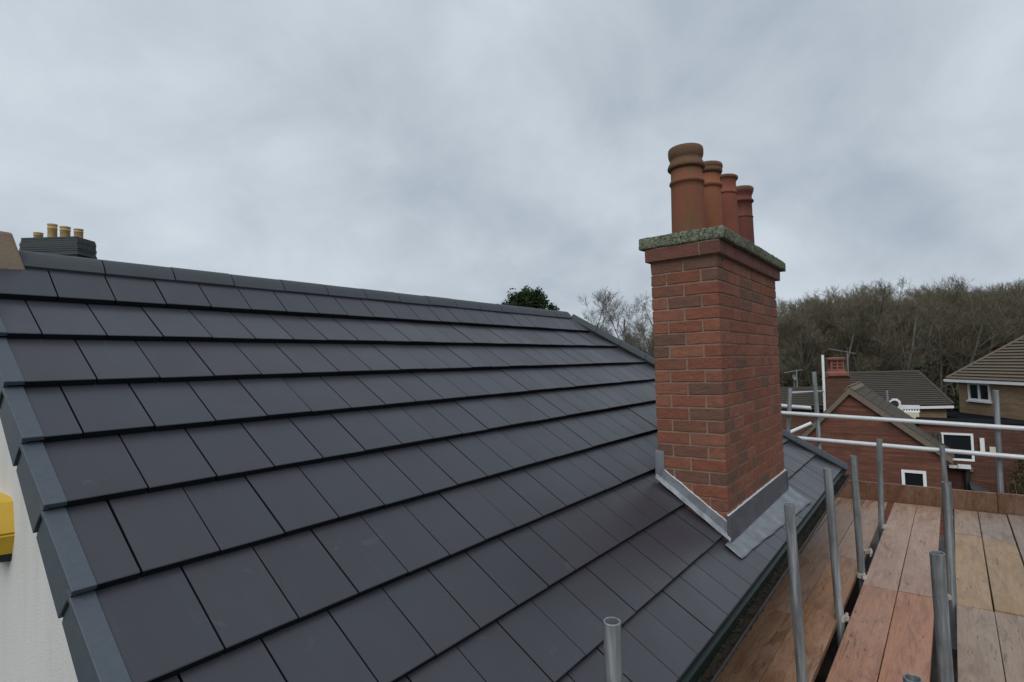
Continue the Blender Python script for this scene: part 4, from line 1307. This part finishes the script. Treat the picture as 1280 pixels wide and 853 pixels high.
# stack: visible brick courses as geometry
SC = Vector((25.43, 0.19, 0))
b = MB()
for i in range(20):
    z1 = -1.36 - i * 0.078
    g_ = 0.0 if i % 2 else 0.006
    hw = 0.43 + g_
    b.obox(SC - e * hw - dd * 0.25 + Vector((0, 0, z1 - 0.068)), e * (2 * hw), dd * 0.5, (0, 0, 0.068))
b.obox(SC - e * 0.42 - dd * 0.24 + Vector((0, 0, -2.95)), e * 0.84, dd * 0.48, (0, 0, 1.57))
b.obox(SC - e * 0.47 - dd * 0.29 + Vector((0, 0, -1.358)), e * 0.94, dd * 0.58, (0, 0, 0.06))
put('chimney_stack', b.mesh('chimney_stack'), M['brownwall'], rf)
# square louvred pot
b = MB()
c0 = SC + Vector((0, 0, -1.297))
def frus(z0, z1, w0, w1):
    vs = []
    for z, w2 in ((z0, w0), (z1, w1)):
        vs += [c0 + e * sx * w2 + dd * sy * w2 + Vector((0, 0, z)) for sx, sy in ((-1, -1), (1, -1), (1, 1), (-1, 1))]
    b.add(vs, [(3, 2, 1, 0), (4, 5, 6, 7), (0, 1, 5, 4), (1, 2, 6, 5), (2, 3, 7, 6), (3, 0, 4, 7)])
frus(0, 0.1, 0.36, 0.36); frus(0.101, 0.22, 0.36, 0.25)
frus(0.221, 0.27, 0.27, 0.27)
for sx in (-0.23, -0.02, 0.19):
    for sy in (-0.23, 0.19):
        b.obox(c0 + e * sx + dd * sy + Vector((0, 0, 0.271)), e * 0.06, dd * 0.06, (0, 0, 0.36))
for z in (0.36, 0.48, 0.58):
    for sy in (-0.235, 0.195): b.obox(c0 - e * 0.20 + dd * sy + Vector((0, 0, z)), e * 0.40, dd * 0.045, (0, 0, 0.045))
frus(0.632, 0.70, 0.30, 0.32); frus(0.701, 0.74, 0.32, 0.2)
put('chimney_pot', b.mesh('chimney_pot'), M['terra'], rf)

# TV aerial
def aerial(loc, label, ax, tilt, boom=0.5, n=6, mast=1.0):
    t = empty('tv_aerial', loc); tag(t, label, 'tv aerial', 'tv aerials')
    link('mast', MB().tube((0, 0, 0), (0, 0, mast), 0.028, 8).mesh('mast'), M['steel'], t)
    b = MB(); ax = Vector(ax).normalized(); pr_ = Vector((-ax.y, ax.x, 0))
    a0 = Vector((0, 0, mast - 0.03)) - ax * boom * 0.45; a1 = Vector((0, 0, mast - 0.03)) + ax * boom + Vector((0, 0, tilt))
    b.tube(a0, a1, 0.018, 6)
    for i in range(n):
        c = a0.lerp(a1, (i + 0.3) / n); b.tube(c - pr_ * 0.17, c + pr_ * 0.17, 0.010, 5)
    link('boom', b.mesh('boom'), M['steel'], t)
aerial((25.75, -0.20, -1.75), 'tv aerial on a thin mast right of the louvred pot', (-.65, .76, 0), 0.22, 0.75, 7, 1.35)
aerial((28.3, 2.15, -2.2), 'pale tv aerial left of the tall pole in front of the wood', (-.5, .85, 0), -0.12, 0.55, 5, 1.12)
t = empty('satellite_dish', (28.28, 2.27, -1.75)); tag(t, 'small pale satellite dish below the left tv aerial', 'satellite dish')
b = MB(); b.lathe([(0.0, 0.0), (0.08, 0.012), (0.13, 0.035), (0.15, 0.06), (0.13, 0.045), (0.06, 0.015)], (0, 0, 0), 16)
o = link('dish', b.mesh('dish'), M['steel'], t); o.rotation_euler = (rad(35), rad(-65), rad(20)); o.location = (0, 0, 0.28)
link('arm', MB().tube((0.1, 0, -1.2), (0.05, 0, 0.25), 0.03, 8).mesh('arm'), M['steel'], t)
o = link('vent_pipe', MB().pipe((0, 0, 0), (0, -0.03, 3.2), 0.045).mesh('vent_pipe'), M['upvc']); o.location = (22.6, 0.275, -3.65)
tag(o, 'tall thin white pipe left of the louvred pot', 'pipe')
o = link('cable', MB().tube((0, 0, 0), (-15.5, -1.81, 0.84), 0.018, 6).mesh('cable'), M['white_steel']); o.location = (22.55, 0.262, -1.765)
tag(o, 'thin pale line between the left pole and the tall white pipe', 'cable')

# ------------------------------------------------------------------ right house with hipped roof
rh = empty('hipped_house', (34, -9, GZ)); tag(rh, 'buff brick house with a big brown hipped roof and a white double window', 'house')
e = Vector((-.857, -.514, 0)); dd = Vector((.514, -.857, 0))
P0 = Vector((33.92, -3.48, -1.785)); WD, DP = 9.5, 7.0
tp = math.tan(rad(42))
P1 = P0 + e * WD
Q0, Q1 = P0 + dd * DP, P1 + dd * DP
hr = DP / 2
a_ = P0 + (e + dd) * hr + Vector((0, 0, hr * tp)); c_ = P1 + (-e + dd) * hr + Vector((0, 0, hr * tp))
rf = stepped('roof', P0, P1, c_, a_, 24, 0.08, M['roofbrown'], rh, stuff=False)
stepped('hip_courses', Q0, P0, a_, a_ + dd * 0.001, 24, 0.05, M['roofbrown'], rf)
stepped('hip_courses', P1, Q1, c_, c_ + dd * 0.001, 24, 0.05, M['roofbrown'], rf)
stepped('rear_courses', Q1, Q0, a_, c_, 24, 0.05, M['roofbrown'], rf)
b = MB(); b.tube(P0 + Vector((0, 0, .05)), a_ + Vector((0, 0, .05)), 0.075, 8); b.tube(a_ + Vector((0, 0, .05)), c_ + Vector((0, 0, .05)), 0.075, 8); b.tube(c_ + Vector((0, 0, .05)), P1 + Vector((0, 0, .05)), 0.075, 8)
put('hip_cap', b.mesh('hip_cap'), M['wood'], rf)
b = MB(); b.obox(P0 - e * 0.05 - dd * 0.06 - Vector((0, 0, 0.13)), e * (WD + .1), dd * 0.12, (0, 0, 0.12))
b.obox(P0 - dd * 0.06 - e * 0.06 - Vector((0, 0, 0.13)), dd * DP, -e * 0.12, (0, 0, 0.12))
put('gutter', b.mesh('gutter'), M['upvc'], rh)
b = MB(); b.obox(P0 + e * 0.3 + dd * 0.3 - Vector((0, 0, 4.7)), e * (WD - .6), dd * (DP - .6), (0, 0, 4.6))
put('wall', b.mesh('wall'), M['buffwall'], rh)
wc = P0 + e * 1.68 + dd * 0.3 + Vector((0, 0, -0.55))
window(rh, wc, e, (0, 0, 1), 1.35, 0.80, -dd, 2, 0.078, True, dep=0.09)
b = MB(); b.obox(P0 - e * 0.1 - dd * 1.3 - Vector((0, 0, 1.80)), e * (WD), dd * 1.59, (0, 0, 0.20))  # black slab added to stand for the shadow gap below the buff wall
put('flat_roof', b.mesh('flat_roof'), M['felt'], rh)
b = MB(); b.obox(P0 + e * 0.1 - dd * 1.1 - Vector((0, 0, 4.7)), e * (WD - .4), dd * 1.39, (0, 0, 2.88))
put('wall', b.mesh('lower_wall'), M['redwall2'], rh)


# ------------------------------------------------------------------ trees
def tubes_mesh(name, segs, sides=3):
    """segs: list of (p0,p1,r0,r1) -> one mesh, fast"""
    n = len(segs)
    P0 = np.array([s[0] for s in segs]); P1 = np.array([s[1] for s in segs])
    r0 = np.array([s[2] for s in segs])[:, None]; r1 = np.array([s[3] for s in segs])[:, None]
    d = P1 - P0; d /= np.linalg.norm(d, axis=1)[:, None] + 1e-9
    ref = np.where(np.abs(d[:, 2:3]) > 0.9, np.array([[1., 0, 0]]), np.array([[0, 0, 1.]]))
    x = np.cross(d, ref); x /= np.linalg.norm(x, axis=1)[:, None]
    y = np.cross(d, x)
    V = np.zeros((n, 2 * sides, 3))
    for i in range(sides):
        a = 2 * math.pi * i / sides
        o = x * math.cos(a) + y * math.sin(a)
        V[:, i] = P0 + o * r0; V[:, sides + i] = P1 + o * r1
    base = (np.arange(n) * 2 * sides)[:, None]
    F = np.concatenate([base + np.array([[i, (i + 1) % sides, sides + (i + 1) % sides, sides + i]]) for i in range(sides)])
    me = bpy.data.meshes.new(name)
    me.vertices.add(n * 2 * sides); me.vertices.foreach_set('co', V.reshape(-1))
    me.loops.add(F.size); me.loops.foreach_set('vertex_index', F.reshape(-1).astype(np.int32))
    me.polygons.add(len(F)); me.polygons.foreach_set('loop_start', (np.arange(len(F)) * 4).astype(np.int32)); me.polygons.foreach_set('loop_total', np.full(len(F), 4, np.int32))
    me.update(calc_edges=True); me.validate()
    return me


def bare_tree(seed, H=12.0, spread=0.33, stems=3, twigs=1.0, low=0.22):
    r = random.Random(seed)
    big, small = [], []
    def rot(d, ang):
        ax = Vector((r.uniform(-1, 1), r.uniform(-1, 1), r.uniform(-1, 1))).cross(d)
        if ax.length < 1e-3: ax = d.orthogonal()
        return Matrix.Rotation(ang, 3, ax.normalized()) @ d
    def grow(p, d, ln, rad_, lev):
        n = 4 if lev < 3 else 2
        pts = [p]; dd_ = d.copy()
        for i in range(n):
            dd_ = (rot(dd_, r.uniform(0.02, 0.11)) + Vector((0, 0, (0.06, 0.09, 0.10, 0.08, 0.07)[lev]))).normalized()
            pts.append(pts[-1] + dd_ * ln / n)
        r1 = rad_ * (0.5 if lev < 3 else 0.4)
        for i in range(n):
            a, b_ = rad_ + (r1 - rad_) * i / n, rad_ + (r1 - rad_) * (i + 1) / n
            (big if lev < 2 else small).append((tuple(pts[i]), tuple(pts[i + 1]), a, b_))
        if lev >= 4: return
        cnt = {0: int(11 * twigs), 1: int(8 * twigs), 2: int(7 * twigs), 3: 6}[lev]
        for c in range(cnt):
            t = r.uniform(low if lev == 0 else 0.2, 1.0)
            i = min(int(t * n), n - 1); f_ = t * n - i
            q = pts[i].lerp(pts[i + 1], f_)
            axis = (pts[i + 1] - pts[i]).normalized()
            nd = rot(axis, r.uniform(0.38, 0.95))
            fac = {0: 0.40, 1: 0.50, 2: 0.52, 3: 0.55}[lev]
            grow(q, nd, ln * fac * r.uniform(0.65, 1.15) * (1.15 - 0.5 * t if lev == 0 else 1), max(rad_ * (1 - 0.6 * t) * 0.5, 0.008), lev + 1)
    for s in range(stems):
        a = 2 * math.pi * s / stems + r.uniform(-.5, .5)
        d = Vector((math.cos(a) * spread * 0.7, math.sin(a) * spread * 0.7, 1)).normalized()
        grow(Vector((math.cos(a) * 0.25, math.sin(a) * 0.25, 0)), d, H * r.uniform(0.62, 0.8), 0.16 * H / 12, 0)
    zmax = max(max(s[1][2] for s in small), 1)
    k_ = H / zmax
    sc3 = lambda s: (tuple(c * k_ for c in s[0]), tuple(c * k_ for c in s[1]), s[2], s[3])
    return [sc3(s) for s in big], [sc3(s) for s in small]


variants = []
for i, (H, sp_, st_, tw) in enumerate([(12, .42, 3, 1.0), (12, .5, 4, .9), (12, .35, 3, 1.0), (12, .55, 4, .9), (12, .3, 2, 1.15)]):
    bg, sm = bare_tree(40 + i, H, sp_, st_, tw)
    variants.append((tubes_mesh('trunk', bg, 5), tubes_mesh('crown', sm, 3)))
print('tree segs', [len(v[1].polygons) for v in variants])


def plant_tree(x, y, v, s, rz, label, group, tw='twig', z=GZ, sz=None):
    t = empty('bare_tree', (x, y, z), rz)
    t.scale = (s, s, sz or s)
    tag(t, label, 'tree', group)
    a = link('trunk', variants[v][0], M['bark'], t)
    b_ = link('crown', variants[v][1], None, t)
    if not variants[v][1].materials: variants[v][1].materials.append(M['twig'])
    if tw != 'twig':
        b_.material_slots[0].link = 'OBJECT'; b_.material_slots[0].material = M[tw]
    return t


rt_ = random.Random(11)
fx, fy = 0.797, 0.604        # horizontal view direction and its right-hand side
def world_at(px, dist):
    """ground position seen in column px (of 1280) at a depth"""
    k_ = (px - 640) / 691.3
    return (-0.459 + dist * (0.7962 + 0.6048 * k_), -2.957 + dist * (0.6036 - 0.7958 * k_))


# wood behind the houses: three loose rows
cnt = 0
for row, (dist, step, hgt) in enumerate([(47, 17, 11.6), (53, 15, 12.6), (60, 15, 13.6), (67, 20, 14.2)]):
    px = 962 + row * 7
    while px < 1420:
        d = dist + rt_.uniform(-2.5, 2.5)
        x, y = world_at(px + rt_.uniform(-5, 5), d)
        edge = 1.0 if px > 1040 else 0.86 + 0.10 * (px - 960) / 80
        s = hgt / 12 * rt_.uniform(0.90, 1.05) * edge
        plant_tree(x, y, rt_.randrange(5), s, rt_.uniform(0, 6.28), 'bare brown tree among many in the wood behind the houses', 'bare trees of the wood behind the houses')
        px += step * rt_.uniform(0.8, 1.2)
        cnt += 1
# sparse pale trees left of the chimney
for (px, d, s, v, lab) in [(771, 46, 1.02, 4, 'taller pale bare tree left of the chimney'), (797, 48, 0.98, 2, 'pale bare tree touching the left edge of the chimney'), (815, 52, 0.92, 0, 'bare tree half hidden behind the chimney'), (752, 50, 0.80, 1, 'low pale bare bush at the end of the ridge'), (835, 50, 0.9, 3, 'bare tree wholly behind the chimney stack')]:
    x, y = world_at(px, d)
    plant_tree(x, y, v, s, px * 0.37, lab, 'pale bare trees left of the chimney', 'twigpale')


def leaf_cloud(name, n, fn, size, seed, shape=1.0):
    rng = np.random.default_rng(seed)
    P = fn(rng, n)
    d = rng.normal(size=(n, 3)); d /= np.linalg.norm(d, axis=1)[:, None]
    e_ = np.cross(d, rng.normal(size=(n, 3))); e_ /= np.linalg.norm(e_, axis=1)[:, None]
    s = size * rng.uniform(0.5, 1.4, (n, 1))
    V = np.stack([P - d * s, P + e_ * s * 0.5, P + d * s, P - e_ * s * 0.5], 1)
    F = np.arange(n * 4).reshape(n, 4)
    me = bpy.data.meshes.new(name)
    me.vertices.add(n * 4); me.vertices.foreach_set('co', V.reshape(-1))
    me.loops.add(n * 4); me.loops.foreach_set('vertex_index', F.reshape(-1).astype(np.int32))
    me.polygons.add(n); me.polygons.foreach_set('loop_start', (np.arange(n) * 4).astype(np.int32)); me.polygons.foreach_set('loop_total', np.full(n, 4, np.int32))
    me.update(calc_edges=True)
    return me


# dark undergrowth below the trees
def under(rng, n):
    px = rng.uniform(955, 1400, n); d = rng.uniform(40, 62, n)
    k_ = (px - 640) / 691.3
    hmax = 2.6 + 1.5 * np.sin(px * 0.045) + 1.0 * np.sin(px * 0.11 + 1)
    z = GZ + rng.uniform(0, 1, n) ** 0.8 * np.maximum(hmax + 0.06 * (d - 40), 0.8)
    return np.stack([-0.459 + d * (0.7962 + 0.6048 * k_), -2.957 + d * (0.6036 - 0.7958 * k_), z], 1)
o = link('undergrowth', leaf_cloud('undergrowth', 60000, under, 0.20, 4), M['ivy']); tag(o, 'dark ivy and bramble growing below the bare trees', 'undergrowth', kind='stuff')

# evergreen behind the ridge
x, y = world_at(661, 38)
t = empty('evergreen_tree', (x, y, GZ)); tag(t, 'dark green leafy tree showing its top above the ridge', 'tree')
rg = random.Random(9)
bl = []
for i in range(150):
    a = rg.uniform(0, 6.28); h = rg.uniform(7.2, 10.7)
    rmax = 2.5 * (1 - ((h - 6) / 5.2) ** 3) ** 0.9
    rr = rmax * rg.uniform(0.35, 1.12)
    bl.append((rr * math.cos(a), rr * math.sin(a), h, rg.uniform(0.12, 0.36)))
bl.append((0, 0, 10.7, 0.35)); bl = np.array(bl)
def evf(rng, n):
    i = rng.integers(0, len(bl), n)
    d = rng.normal(size=(n, 3)); d /= np.linalg.norm(d, axis=1)[:, None]
    return bl[i, :3] + d * np.array([[1, 1, 1.5]]) * (bl[i, 3:4] * rng.uniform(0.2, 1.5, (n, 1)))
link('crown', leaf_cloud('crown', 42000, evf, 0.10, 2), M['ever'], t)
segs = [((0, 0, 0), (0.1, 0, 6), 0.22, 0.14), ((0.1, 0, 6), (0, 0.1, 10.4), 0.14, 0.03)]
for q in bl[:26]: segs.append(((0.05, 0.02, max(q[2] - 2.0, 3)), (q[0], q[1], q[2]), 0.05, 0.012))
link('trunk', tubes_mesh('trunk', segs, 6), M['bark'], t)

# shrub in front of the low brick building
t = empty('shrub', (20.9, -4.95, GZ)); tag(t, 'yellowing leafy shrub against the dark brick wall at the right edge', 'shrub')
def shf(rng, n):
    a = rng.uniform(0, 6.28, n); r2 = rng.uniform(0, 1, n) ** 0.5
    h = rng.uniform(0, 1, n)
    rr = r2 * 0.85 * (1 - 0.75 * h ** 1.5)
    return np.stack([rr * np.cos(a) * 0.5, rr * np.sin(a) * 1.0, 0.3 + h * 2.7], 1)
link('foliage', leaf_cloud('foliage', 2600, shf, 0.04, 6), M['plant'], t)
segs = []
for i in range(22):
    a = rg.uniform(0, 6.28); h = rg.uniform(1.2, 2.9)
    segs.append(((0.1 * math.cos(a), 0.1 * math.sin(a), 0), (0.25 * math.cos(a), 0.6 * math.sin(a), h), 0.02, 0.006))
link('stem', tubes_mesh('stem', segs, 4), M['bark'], t)
